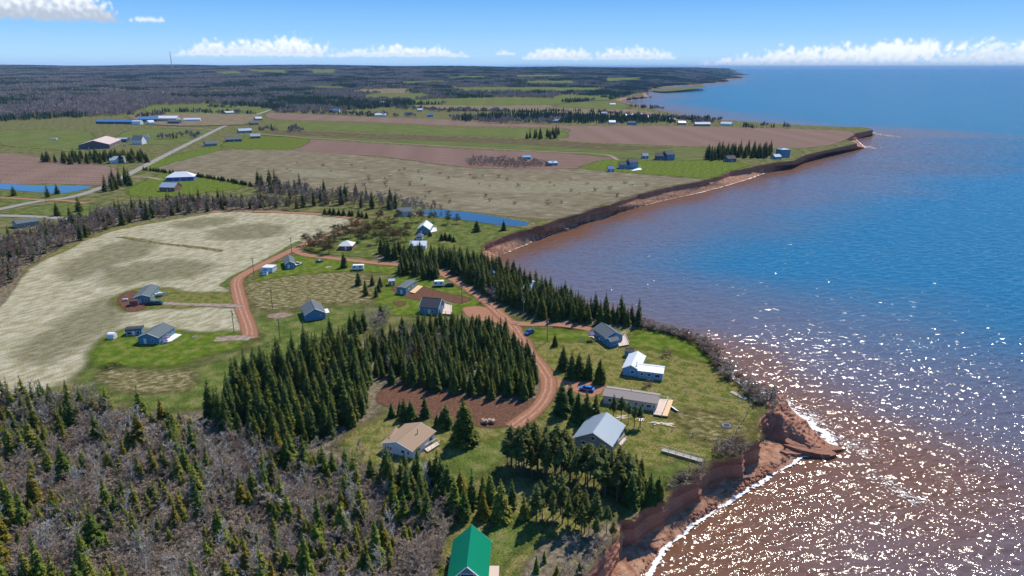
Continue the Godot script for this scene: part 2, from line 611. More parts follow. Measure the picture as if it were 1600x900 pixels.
func make_sea() -> void:
	var m := ArrayMesh.new()
	var turn := deg_to_rad(-20.0)
	# choppy waves as real relief, in two bands of fineness
	var wn := FastNoiseLite.new()
	wn.seed = 21
	wn.noise_type = FastNoiseLite.TYPE_SIMPLEX
	wn.frequency = 1.0
	wn.fractal_octaves = 1
	var bands := [[8.0, 216.0, -270.0, -94.0, 0.37], [-30.0, 340.0, -432.0, -268.0, 0.75], [-20.0, 600.0, -724.0, -428.0, 1.6], [60.0, 900.0, -1100.0, -719.0, 2.0]]
	for b in bands:
		var st: float = b[4]
		var w := int((b[1] - b[0]) / st) + 1
		var h := int((b[3] - b[2]) / st) + 1
		# colours on a coarse lattice, blended between
		var cs := 9.0
		var cw := int((b[1] - b[0]) / cs) + 2
		var chh := int((b[3] - b[2]) / cs) + 2
		var lat := PackedColorArray()
		for j in chh:
			for i in cw:
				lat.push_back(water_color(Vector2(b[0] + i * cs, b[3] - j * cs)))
		var y := PackedFloat32Array()
		y.resize(w * h)
		for j in h:
			var z: float = b[3] - j * st
			var fine := 1.0 - ss(130.0, 300.0, -z)
			var mid := 1.0 - ss(190.0, 425.0, -z)
			for i in w:
				var x: float = b[0] + i * st
				# along and across the crests
				var u := x * 0.94 - z * 0.342
				var t := x * 0.342 + z * 0.94
				var e := 0.17 * wn.get_noise_2d(u * 0.075, t * 0.21) + 0.13 * wn.get_noise_2d(u * 0.19 + 40.0, t * 0.40)
				# the shorter ripples die out where the mesh grows too coarse to carry them
				if mid > 0.0:
					e += 0.082 * mid * wn.get_noise_2d(u * 0.48, t * 0.85 + 9.0)
				if fine > 0.0:
					e += 0.047 * fine * wn.get_noise_2d(u * 1.05 + 3.0, t * 1.6)
				y[j * w + i] = e
		var v := PackedVector3Array()
		var n := PackedVector3Array()
		var c := PackedColorArray()
		var uv := PackedVector2Array()
		v.resize(w * h)
		n.resize(w * h)
		c.resize(w * h)
		uv.resize(w * h)
		for j in h:
			var z: float = b[3] - j * st
			var fj: float = (b[3] - z) / cs
			var jj := int(fj)
			for i in w:
				var x: float = b[0] + i * st
				var q := j * w + i
				v[q] = Vector3(x, y[q], z)
				var dx := y[mini(i + 1, w - 1) + j * w] - y[maxi(i - 1, 0) + j * w]
				var dz := y[i + maxi(j - 1, 0) * w] - y[i + mini(j + 1, h - 1) * w]
				n[q] = Vector3(-dx, 2.0 * st, -dz).normalized()
				uv[q] = Vector2(x, z).rotated(turn)
				var fi: float = (x - b[0]) / cs
				var ii := int(fi)
				var k := jj * cw + ii
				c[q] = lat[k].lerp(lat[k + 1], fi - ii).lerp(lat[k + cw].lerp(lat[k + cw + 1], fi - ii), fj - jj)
		sea_surface(m, v, n, c, uv, w, h)
	# the rest of the sea out to the horizon
	var xs := PackedFloat32Array()
	var zs := PackedFloat32Array()
	var x := -60.0
	while x < 60000.0:
		xs.push_back(x)
		x += clampf(absf(x) * 0.055, 7.0, 9000.0)
	var z := 120.0
	while z > -90000.0:
		zs.push_back(z)
		z -= clampf(absf(z) * 0.05, 7.0, 9000.0)
	var v := PackedVector3Array()
	var n := PackedVector3Array()
	var c := PackedColorArray()
	var uv := PackedVector2Array()
	for j in zs.size():
		for i in xs.size():
			var p := Vector2(xs[i], zs[j])
			v.push_back(Vector3(p.x, -0.45, p.y))
			n.push_back(Vector3.UP)
			uv.push_back(p.rotated(turn))
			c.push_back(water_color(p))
	sea_surface(m, v, n, c, uv, xs.size(), zs.size())
	for i in 4:
		m.surface_set_material(i, [M.sea, M.sea, M.mid_sea, M.outer_sea][i])
	m.surface_set_material(4, M.far_sea)
	setting("sea", m, null)

func _ready() -> void:
	rng.seed = 4711
	noise_a.seed = 3
	noise_a.frequency = 0.012
	noise_a.fractal_octaves = 4
	noise_b.seed = 8
	noise_b.frequency = 0.012
	noise_b.fractal_octaves = 3
	make_view()
	make_materials()
	coast_pairs()
	make_ground()
	make_cliffs()
	make_sea()
	make_fields()
	make_roads()
	make_buildings()
	make_small_things()
	make_trees()
	make_shore_details()

# ---------------------------------------------------------------- materials
func make_materials() -> void:
	detail_fine = noise_tex(50, 0.02, [[0.42, 0.42, 0.40], [0.78, 0.78, 0.76], [1, 1, 1]], [0.15, 0.5, 0.8], 512, FastNoiseLite.TYPE_SIMPLEX_SMOOTH, 5)
	M.base = cover(1, [[0.10, 0.105, 0.04], [0.155, 0.165, 0.055], [0.23, 0.205, 0.10]], [0.25, 0.5, 0.8], Vector2(70, 70))
	M.grass = cover(2, [[0.09, 0.125, 0.028], [0.135, 0.175, 0.042], [0.215, 0.21, 0.085]], [0.25, 0.5, 0.8], Vector2(45, 45))
	M.lawn = cover(3, [[0.085, 0.14, 0.016], [0.12, 0.185, 0.02], [0.19, 0.205, 0.05], [0.24, 0.21, 0.09]], [0.22, 0.5, 0.72, 0.92], Vector2(38, 38), 5.0, 0.016)
	M.yard = cover(4, [[0.11, 0.135, 0.03], [0.17, 0.175, 0.05], [0.27, 0.235, 0.095], [0.15, 0.13, 0.055]], [0.2, 0.45, 0.7, 0.9], Vector2(26, 26))
	M.dry = cover(5, [[0.30, 0.275, 0.16], [0.385, 0.36, 0.235], [0.455, 0.43, 0.305], [0.55, 0.525, 0.405]], [0.15, 0.4, 0.62, 0.88], Vector2(95, 42), 6.0, 0.022)
	M.brush = cover(6, [[0.115, 0.10, 0.045], [0.17, 0.16, 0.065], [0.30, 0.25, 0.14], [0.45, 0.40, 0.27]], [0.2, 0.45, 0.68, 0.9], Vector2(40, 26), 5.0, 0.022)
	M.marsh = cover(7, [[0.19, 0.165, 0.11], [0.25, 0.22, 0.15], [0.305, 0.275, 0.195], [0.53, 0.50, 0.41]], [0.15, 0.45, 0.75, 1.0], Vector2(230, 130), 11.0, 0.026)
	M.plough = cover(8, [[0.19, 0.125, 0.098], [0.245, 0.165, 0.132], [0.305, 0.22, 0.18]], [0.2, 0.5, 0.85], Vector2(260, 26), 16.0)
	M.pasture = cover(9, [[0.115, 0.14, 0.038], [0.14, 0.18, 0.045], [0.20, 0.205, 0.085]], [0.2, 0.5, 0.85], Vector2(300, 70), 25.0)
	M.soil = cover(10, [[0.10, 0.053, 0.037], [0.165, 0.086, 0.058], [0.25, 0.142, 0.097]], [0.2, 0.5, 0.85], Vector2(17, 7), 2.6, 0.022)
	M.red = cover(11, [[0.31, 0.145, 0.088], [0.42, 0.215, 0.14], [0.52, 0.30, 0.21]], [0.2, 0.5, 0.85], Vector2(22, 2.6), 2.3, 0.02)
	M.gravel = cover(12, [[0.26, 0.20, 0.165], [0.36, 0.28, 0.235], [0.44, 0.36, 0.31]], [0.2, 0.5, 0.85], Vector2(14, 14), 2.5)
	M.asphalt = cover(13, [[0.30, 0.285, 0.265], [0.345, 0.33, 0.305], [0.40, 0.385, 0.355]], [0.2, 0.5, 0.85], Vector2(60, 3.5), 5.0)
	M.litter = cover(14, [[0.115, 0.092, 0.066], [0.185, 0.155, 0.11], [0.29, 0.25, 0.175], [0.15, 0.15, 0.06]], [0.2, 0.45, 0.7, 0.9], Vector2(16, 16), 3.0)
	M.sand = cover(15, [[0.28, 0.135, 0.088], [0.42, 0.235, 0.158], [0.53, 0.34, 0.245]], [0.2, 0.5, 0.85], Vector2(18, 18), 2.6)
	# dirt track: packed pale wheel ruts between looser, darker ridges of earth
	var im := Image.create(512, 96, false, Image.FORMAT_RGB8)
	for x in 512:
		for y in 96:
			var v := (y + 0.5) / 96.0 * 6.0 - 3.0 + 0.22 * noise_a.get_noise_2d(x * 1.2, 5.0)
			var rut := exp(-pow((absf(v) - 0.85) / 0.34, 2.0)) * (0.75 + 0.6 * noise_b.get_noise_2d(x * 2.0, v * 20.0))
			var g := 0.5 + 0.7 * noise_a.get_noise_2d(x * 2.2, y * 16.0) + 0.4 * noise_b.get_noise_2d(x * 9.0, y * 30.0)
			var c := Color(0.29, 0.135, 0.082).lerp(Color(0.43, 0.225, 0.148), clampf(g, 0.0, 1.0)).lerp(Color(0.58, 0.36, 0.265), clampf(rut * 0.8, 0.0, 1.0))
			im.set_pixel(x, y, c.linear_to_srgb())
	M.track = cover(16, [[0.3, 0.2, 0.1], [0.5, 0.3, 0.2]], [0.2, 0.8], Vector2(34, 6), 2.3)
	M.track.albedo_texture = ImageTexture.create_from_image(im)
	M.track.uv1_offset = Vector3(0, 0.5, 0)
	M.cliff = plain(1, 1, 1, 0.95)
	M.cliff.vertex_color_use_as_albedo = true
	M.cliff.albedo_texture = noise_tex(33, 0.02, [[0.55, 0.55, 0.55], [0.85, 0.85, 0.85], [1, 1, 1]], [0.2, 0.5, 0.8])
	M.cliff.uv1_triplanar = true
	M.cliff.uv1_world_triplanar = true
	M.cliff.uv1_scale = Vector3(0.12, 0.3, 0.12)
	M.vert = plain(1, 1, 1, 0.9)
	M.vert.vertex_color_use_as_albedo = true
	M.sea = plain(1, 1, 1, 0.085)
	M.sea.vertex_color_use_as_albedo = true
	M.sea.metallic_specular = 0.3
	M.sea.normal_enabled = true
	M.sea.normal_scale = 0.42
	var f := FastNoiseLite.new()
	f.seed = 12
	f.noise_type = FastNoiseLite.TYPE_SIMPLEX_SMOOTH
	f.frequency = 0.018
	f.fractal_octaves = 5
	f.fractal_gain = 0.55
	var t := NoiseTexture2D.new()
	t.width = 1024
	t.height = 1024
	t.seamless = true
	t.as_normal_map = true
	t.bump_strength = 7.0
	t.noise = f
	M.sea.normal_texture = t
	M.sea.uv1_scale = Vector3(1.0 / 58.0, 1.0 / 34.0, 1)
	M.mid_sea = M.sea.duplicate()
	M.mid_sea.normal_scale = 0.5
	M.mid_sea.metallic_specular = 0.2
	M.outer_sea = M.sea.duplicate()
	M.outer_sea.normal_scale = 0.5
	M.outer_sea.metallic_specular = 0.11
	M.far_sea = M.sea.duplicate()
	M.far_sea.normal_scale = 1.0
	M.far_sea.uv1_scale = Vector3(1.0 / 210.0, 1.0 / 130.0, 1)
	M.far_sea.metallic_specular = 0.09
	M.far_sea.roughness = 0.2
	M.pond = plain(0.01, 0.045, 0.10, 0.06)
	M.pond.metallic_specular = 0.5
	M.foam = plain(0.80, 0.80, 0.80, 0.7)
	M.glass = plain(0.02, 0.03, 0.04, 0.06)
	M.white = plain(0.72, 0.73, 0.74, 0.6)
	M.trim = plain(0.74, 0.74, 0.73, 0.5)
	M.deck = plain(0.46, 0.37, 0.28, 0.8)
	M.newdeck = plain(0.62, 0.42, 0.22, 0.7)
	M.greydeck = plain(0.40, 0.38, 0.36, 0.8)
	M.rubber = plain(0.02, 0.02, 0.02, 0.8)
	M.bark = plain(0.085, 0.065, 0.05, 0.95)
	M.pole = plain(0.16, 0.13, 0.10, 0.9)
	M.stone = plain(0.34, 0.15, 0.095, 0.95)
# ---------------------------------------------------------------- fields, lawns, roads
func make_fields() -> void:
	# far farmland and clearings among the woods
	for a in [[-924.95,-1831.89,-808.49,-1936.65,-622.06,-1831.4,-541.82,-1574.39,-642.48,-1532.41,-778.73,-1548.25], [-664.13,-918.88,-585.06,-873.7,-509.59,-845.89,-655.49,-1108.66,-749.71,-1143.87,-813.21,-1131.89], [-609.91,-1131.89,-571.5,-1168.58,-480.63,-1143.87,-432.83,-951.6,-468.21,-918.88,-546.58,-977.66]]:
		sheet("pasture", a, M.pasture, 0.06, 6, 5)
	for a in [[-2244,-5448,-2134,-5692,-1840.73,-5020,-1941.06,-4861], [-2283,-6135,-1939.45,-6329,-1554.94,-5036,-1923.96,-5380], [-1899.77,-6577,-1472.61,-6229,-1247.71,-5229,-1433.39,-5273], [-531.44,-2556,-368.44,-2604,-236.65,-2431,-309.72,-2183,-454.72,-2230], [-309.72,-2183,0,-2415,171.74,-2425,145.69,-2052,-34.4,-1936.13,-263.53,-1977.97], [150.09,-2115,324.4,-2152,306.35,-1862.85,225.41,-1810.28,118.17,-1899.48], [-262.39,-2974,178.9,-3382,441.19,-3577,422.48,-3192,74.59,-2815,-191.93,-2715], [671.1,-3462,987.06,-3868,939.91,-3557,670.46,-3166], [138.44,-2609,387.52,-2740,313.07,-2357,140.32,-2262], [-421.56,-4801,-169.54,-4828,-139.04,-4521,-370.85,-4441], [-602.75,-3805,-366.51,-4167,-309.4,-3699,-509.22,-3400], [0,-4950,395.96,-5641,342.34,-4585,19.66,-4474], [70.83,-4025,362.39,-4121,351.61,-3804,81.42,-3698], [590.83,-4805,928.44,-5288,866.08,-4809,546.74,-4290], [-924.77,-3277,-745.41,-3252,-677.27,-3009,-842.41,-3029], [-1279.82,-2897,-1138.62,-3070,-1047.02,-2855,-1176.19,-2687]]:
		sheet("far_field", a, M.pasture, 1.2, 25, 20, 0.0, Color(1.15, 1.15, 0.9))
	for a in [[-798.17,-1490.47,-692.66,-1553.4,-534.06,-1511.43,-470.11,-1249.39,-608.78,-1235.17], [-255.28,-1914.97,145.69,-2052,305.05,-1805.12,342.39,-1600.55,222.39,-1558.54,30.37,-1705.3,-152.29,-1710.46], [-646.18,-2904,-413.94,-2931,-356.93,-2604,-562.57,-2651]]:
		sheet("fallow_field", a, M.marsh, 1.0, 12, 10, 0.1, Color(0.9, 0.82, 0.75))
	sheet("ploughed_field", [-594.74,-819.75,-494.61,-766.27,-393.4,-695.26,-345.93,-595.64,-390.77,-599.1,-447.72,-609.7], M.plough, 0.05, 2, 1.5, 0.2)
	sheet("ploughed_field", [-536.4,-1600.55,-314.59,-1468.22,-122.99,-1375.74,77.48,-1235.17,273.68,-1221.27,461.39,-1168.58,529.97,-1108.66,446.99,-960.14,368.19,-880.93,242.97,-895.74,154.87,-926.86,63.47,-977.66,89.13,-1168.58,-110.69,-1235.17,-284.63,-1325.54,-463.23,-1393.31], M.plough, 0.05, 4, 2, 0.06)
	sheet("ploughed_field", [-280.34,-977.66,-167.43,-926.86,-62.75,-866.58,37.73,-832.62,91.56,-807.25,112.25,-771.88,66.62,-695.26,-38.31,-699.91,-143.34,-789.18,-266.17,-859.58], M.plough, 0.07, 3, 2, 0.1, Color(0.95, 0.92, 0.95))
	sheet("hay_meadow", [-360.16,-845.89,-266.17,-859.58,-142.31,-783.33,-38.07,-695.26,66.2,-690.67,120.02,-655.94,167.93,-620.67,136.43,-588.84,99.62,-548.01,59.13,-489.94,28.7,-452.49,8.51,-456.62,-44.87,-482.92,-75.18,-507.11,-133.51,-556.94,-192.81,-582.19,-272.21,-632.02,-357.61,-699.91], M.marsh, 0.04, 5, 4, 0.15, Color(0.86, 0.84, 0.80))
	sheet("green_field", [-412.54,-1309.59,-271.69,-1263.92,-107.12,-1194.36,69.84,-1143.87,74.26,-1005.14,-37.24,-1034.16,-197.26,-1097.38,-389.91,-1194.36], M.pasture, 0.08, 3, 2)
	sheet("green_field", [-393.49,-1108.66,-229.89,-1064.86,-36.23,-1005.14,152.31,-911.04,244.73,-866.58,209.54,-755.29,138.36,-760.74,106.73,-783.33,38.02,-839.21,-80.99,-895.74,-274.18,-1014.64,-358.44,-1034.16], M.pasture, 0.09, 3, 2, 0.0, Color(0.95, 0.92, 1.1))
	sheet("green_field", [-377.72,-918.88,-381.23,-1064.86,-280.34,-977.66,-268.5,-859.58,-325.53,-866.58], M.lawn, 0.09, 3, 2, 0.0, Color(1.1, 0.95, 1.2))
	sheet("lawn", [67.05,-699.91,107.98,-766.27,163.76,-749.91,214.46,-760.74,243.8,-719.12,214.8,-681.67,179.55,-632.02,120.75,-660.1], M.lawn, 0.11, 5, 4)
	sheet("lawn", [-313.38,-563.06,-330.06,-655.94,-287.14,-639.8,-222.27,-582.19,-241.34,-556.94,-259.01,-539.34,-288.5,-533.7], M.lawn, 0.08, 5, 4)
	sheet("lawn", [-410.8,-556.94,-372.31,-545.09,-344.23,-566.16,-338.7,-539.34,-356.13,-520.08,-368.96,-497.17], M.grass, 0.07, 5, 4)
	sheet("grass_field", [-351.08,-471.62,-328.88,-514.82,-286.57,-489.94,-287.69,-460.81,-320.51,-465.08], M.grass, 0.07, 5, 4)
	sheet("grass_field", [-355.27,-655.94,-385.05,-777.56,-376.61,-895.74,-354.11,-859.58,-356.74,-739.37,-351.74,-672.88], M.lawn, 0.07, 5, 4)
	# pale dry meadow west of the lane
	sheet("dry_meadow", [-229.07,-274.47,-228.35,-296.28,-240.46,-326.96,-247.31,-368.14,-247.05,-425.47,-207.17,-473.84,-162.37,-471.62,-129.38,-462.93,-105.04,-446.44,-117.83,-378.13,-126.12,-334.97,-132.01,-319.29,-133.62,-310.93,-116.09,-278.59,-101.32,-248.41,-108.96,-243.73,-124.22,-248.41,-148.02,-238.56,-141.86,-210.24,-144.29,-195.94,-153.55,-189.41,-164.17,-183.25], M.dry, 0.05, 4, 3.5, 1.05)
	sheet("grass_verge", [-235.36,-282.83,-235.09,-305.9,-247.42,-342.12,-251.74,-381.08,-249.05,-444.45,-215.39,-482.92,-206.26,-471.62,-243.16,-418.3,-243.89,-362.65,-237.34,-326.96,-223.86,-289.86,-223.1,-266.54], M.yard, 0.07, 2.5, 2)
	for a in [[-170.46,-223.05,-177.8,-248.41,-179.42,-276.1,-172.09,-289.86,-156.95,-266.54,-153.45,-248.41,-152.57,-226.47,-155.06,-212.8], [-199.85,-321.45,-192.08,-342.12,-173.83,-352.11,-153.01,-342.12,-149.73,-319.29,-167.03,-310.93,-181.66,-304.91], [-221.72,-326.96,-227.5,-364.01,-222.2,-393.3,-202.93,-391.74,-195.8,-362.65,-199.87,-332.64,-205.8,-310.93], [-184.33,-418.3,-163.31,-436.67,-141.73,-432.88,-137.93,-407.96,-154.96,-391.74,-174.7,-394.88], [-218.68,-432.88,-204.35,-456.62,-183.06,-456.62,-183.72,-436.67,-197.66,-421.86]]:
		sheet("thin_grass", a, M.brush, 0.07, 9, 5, 0.8, Color(0.85, 0.92, 0.75, 0.36))
	for a in [[-97.19,-664.31,-22.64,-616.97,44.77,-609.7,113.2,-616.97,94.38,-569.3,40.66,-550.96,-20.54,-556.94,-76.63,-595.64], [-236.28,-699.91,-172.18,-672.88,-140.64,-639.8,-187.52,-639.8], [-39.45,-533.7,9.49,-512.23,27.67,-497.17,0,-487.58,-37.59,-507.11]]:
		sheet("bleached_grass", a, M.dry, 0.06, 14, 6, 0.3, Color(1.05, 1.05, 1.1, 0.5))
	sheet("fallow_strip", [-376.11,-1131.89,-191.57,-1064.86,0,-995.82,131.73,-911.04,197.66,-873.7,124.52,-859.58,0,-926.86,-179.49,-995.82,-369.32,-1080.88], M.marsh, 0.11, 5, 2, 0.05, Color(0.62, 0.58, 0.45, 0.85))
	sheet("grass_verge", [-133.31,-304.91,-133.84,-319.29,-130.27,-334.97,-126.66,-361.3,-122.78,-390.18,-113.33,-382.57,-118.51,-362.65,-123.71,-342.12,-126.68,-321.45,-124.23,-304.91,-115.49,-282.83,-123.53,-295.34], M.grass, 0.08, 2.5, 1.5)
	sheet("ditch_line", [-233.07,-399.69,-227.92,-401.32,-200.7,-387.1,-173.62,-376.67,-159.04,-369.54,-157.93,-366.76,-172.79,-373.08,-198.88,-383.32,-225.73,-396.47], M.brush, 0.09, 2.0, 1.2, 0, Color(0.95, 0.95, 0.85))
	sheet("grass_slope", [-138.93,-205.27,-138.24,-220.82,-116.82,-212.8,-101.34,-216.48,-91.36,-232.38,-103.68,-260.49,-94.38,-269.66,-64.44,-276.93,-61.69,-259.01,-73.45,-232.38,-79.44,-215.41,-84.99,-195.94,-89.54,-183.25,-106.33,-183.25,-127.21,-193.72], M.grass, 0.08, 5, 4)
	sheet("rough_grass", [-134.88,-212.8,-117.69,-210.24,-104.64,-209.23,-100.8,-195.94,-118.13,-195.05,-132.42,-202.87], M.brush, 0.10, 5, 4, 0.3)
	sheet("lawn", [-148.75,-227.63,-152.06,-243.73,-144.77,-250.47,-122.72,-245.05,-105.37,-243.73,-93.79,-236.68,-96.91,-227.63,-107.52,-220.82,-119.71,-214.36,-138,-216.48], M.lawn, 0.10, 5, 4)
	sheet("yard_grass", [-170.78,-282.83,-171.26,-296.28,-162.17,-301.02,-142.31,-295.34,-123.53,-295.34,-112.94,-274.47,-125.86,-276.1,-142.54,-272.85,-157.51,-268.09,-164.79,-272.85], M.yard, 0.10, 5, 4, 0, Color(0.9, 0.95, 0.8))
	sheet("bare_earth", [-168.59,-282.83,-170.78,-295.34,-164.34,-291.67,-158.63,-279.43,-151.29,-274.47,-154.38,-268.09,-161.62,-272.85], M.soil, 0.13, 2.0, 1.0)
	sheet("brush_meadow", [-122.88,-310.93,-116.12,-319.29,-99.31,-324.73,-81.45,-328.08,-68.76,-319.29,-59.77,-295.34,-63.69,-281.12,-80.34,-276.1,-94.38,-269.66,-103.81,-269.66,-112.83,-284.56], M.brush, 0.09, 5, 4, 0.25)
	sheet("lawn", [-119.3,-310.93,-120.61,-328.08,-117.1,-347.05,-112.58,-359.96,-85.76,-347.05,-56.83,-334.97,-56.31,-323.63,-75.18,-328.08,-93.39,-325.84,-110.01,-319.29], M.lawn, 0.10, 5, 4)
	sheet("grass_field", [-114.46,-373.79,-108.96,-414.8,-97.99,-436.67,-68.7,-460.81,-33.35,-446.44,0,-425.47,11.95,-425.47,-6.08,-404.61,-15.63,-385.58,-17.18,-362.65,-33.65,-354.69,-54.59,-359.96,-66.86,-352.11,-95.52,-359.96], M.grass, 0.07, 5, 4, 0, Color(1.1, 0.98, 1.25))
	sheet("lawn", [-58.76,-289.86,-59.65,-310.93,-43.31,-323.63,-34.03,-323.63,-22.01,-301.02,-11.55,-276.93,-18.5,-272.04,-21.68,-265,-38.31,-261.98,-50.07,-265], M.lawn, 0.10, 5, 4)
	sheet("bare_earth", [-53.86,-301.02,-50.1,-306.89,-43.36,-304.91,-31.31,-295.34,-18.26,-286.31,-21.11,-279.43,-29.94,-281.12,-38.31,-282.83,-45.94,-286.31,-50.94,-293.49], M.soil, 0.12, 1.6, 1.0, 0, Color(1.35, 1.25, 1.3))
	sheet("bare_earth", [-50.08,-281.12,-45.73,-281.12,-45.52,-276.1,-49.14,-276.93], M.soil, 0.13, 1.2, 0.5)
	# ground under the woods
	sheet("forest_floor", [-197.75,-183.25,-166.03,-190.68,-142.86,-190.68,-121.26,-183.25,-99.25,-180.1,-87.68,-183.25,-77.57,-203.35,-70.84,-223.05,-55.73,-235.43,-34.35,-250.47,-7.43,-253.26,1.19,-242.42,7.36,-210.24,10.04,-190.68,3.77,-185.67,-19.16,-188.99,-37.86,-197.75,-39.18,-183.25,-45.52,-170.13,-45.28,-161.71,-31.83,-151.91,-16.86,-145.19,-10.05,-134.09,-14.16,-117.13,-15.43,-95.97,-116.81,-95.97], M.litter, 0.09, 4, 3)
	sheet("forest_floor", [-72.85,-357.31,-54.96,-362.65,-36.77,-352.11,-17.96,-343.34,-8.77,-328.08,0,-310.93,16.56,-285.43,26.42,-272.04,40.56,-259.75,50.55,-253.26,48.83,-249.1,36.9,-251.16,24.78,-253.26,12.55,-256.83,0,-268.09,-9.58,-282.83,-18.82,-301.02,-34.46,-328.08,-62.26,-344.57], M.litter, 0.09, 2, 1.5)
	sheet("forest_floor", [-213.09,-274.47,-250.54,-310.93,-285.65,-378.13,-281.37,-404.61,-275.8,-440.53,-260.27,-482.92,-234.95,-507.11,-175.26,-497.17,-150.11,-489.94,-209.02,-478.34,-250.06,-431,-249.93,-372.36,-241.93,-331.49], M.litter, 0.08, 4, 3)
	sheet("ploughed_clearing", [-39.69,-188.15,-39.45,-197.75,-32.14,-199.58,-15.5,-191.54,3.82,-188.15,9.73,-192.41,7.84,-183.25,1.79,-174.81,-5.32,-172.62,-14.33,-174.81,-27.57,-180.1], M.soil, 0.11, 1.6, 1.0, 0.55)
	sheet("yard_grass", [-48.12,-163.66,-42.24,-171.19,-36.49,-178.56,-25.17,-175.55,-10.64,-172.62,1.78,-173.35,9.16,-179.33,11.98,-177.42,5.12,-164.99,-3.14,-149.61,-9,-141.5,-15.23,-144.12,-23.57,-149.61,-33.53,-152.49,-41.64,-156.68], M.yard, 0.10, 5, 4)
	sheet("grass_track", [-16.77,-161.71,-6.82,-164.99,5.32,-172.62,3.41,-164.99,-4.75,-151.04,-12.15,-143.59,-17.07,-147.38], M.grass, 0.12, 5, 4, 0, Color(1.2, 1.1, 1.2))
	sheet("yard_grass", [3.37,-245.05,7.36,-250.47,30.37,-247.73,48.83,-249.1,61.82,-241.77,68.86,-232.38,69.91,-219.72,69.98,-205.27,73.67,-196.39,75.68,-190.68,70.6,-181.27,67.73,-174.81,65.84,-167.01,60.86,-164.32,58.06,-158.53,53.51,-158.22,48.66,-157.29,45.88,-149.61,37.36,-143.59,33.99,-138.96,28.92,-135.28,19.8,-144.12,8.39,-161.71,6.83,-175.55,12.69,-189.83,14.52,-200.51,10.62,-212.8,5.97,-232.38], M.yard, 0.07, 4, 2, 0, Color(1.0, 1.0, 0.92))
	sheet("lawn", [3.87,-246.39,7.34,-249.78,29.16,-247.73,30.36,-241.12,24.44,-236.06,16.37,-237.3,8.87,-236.68], M.lawn, 0.11, 5, 4)
	sheet("lawn", [39.66,-233.59,43.88,-241.12,49.69,-248.41,61.67,-241.12,68.24,-231.77,68.46,-220.82,66.7,-217.55,58.07,-225.32,46.52,-229.39], M.lawn, 0.11, 5, 4)
	sheet("worn_grass", [47.61,-179.33,59.7,-183.25,65.32,-177.42,63.35,-168.39,54.59,-164.99,46.86,-168.39], M.brush, 0.11, 5, 4, 0, Color(0.85, 0.85, 0.7))
	sheet("lawn", [33.53,-152.49,42.05,-154.86,45.83,-151.91,38.31,-145.19,33.26,-142.8,30.7,-145.46], M.grass, 0.11, 5, 4)
	sheet("yard_grass", [-14.53,-121.03,-11.48,-134.09,-4.43,-138.96,7.28,-136.49,18,-141.5,23.3,-136.49,21.33,-127.29,13.39,-123.06,6.44,-117.13,0,-108.2,-4.51,-98.82,-15.78,-98.82], M.yard, 0.12, 5, 4)
	sheet("lawn", [-4.95,-127.29,0,-131.3,6.96,-129.05,4.02,-123.06,-1.3,-119.05,-3.76,-113.42,-4.41,-109.9], M.grass, 0.14, 5, 4)
	sheet("brush_ground", [6.69,-123.06,15.03,-126.21,20.99,-129.94,22.67,-129.94,19.13,-121.84,14.52,-114.33,8.26,-104.93,0,-100.3,1.25,-113.42], M.litter, 0.15, 2, 1.5, 0, Color(1.2, 1.15, 1.0))

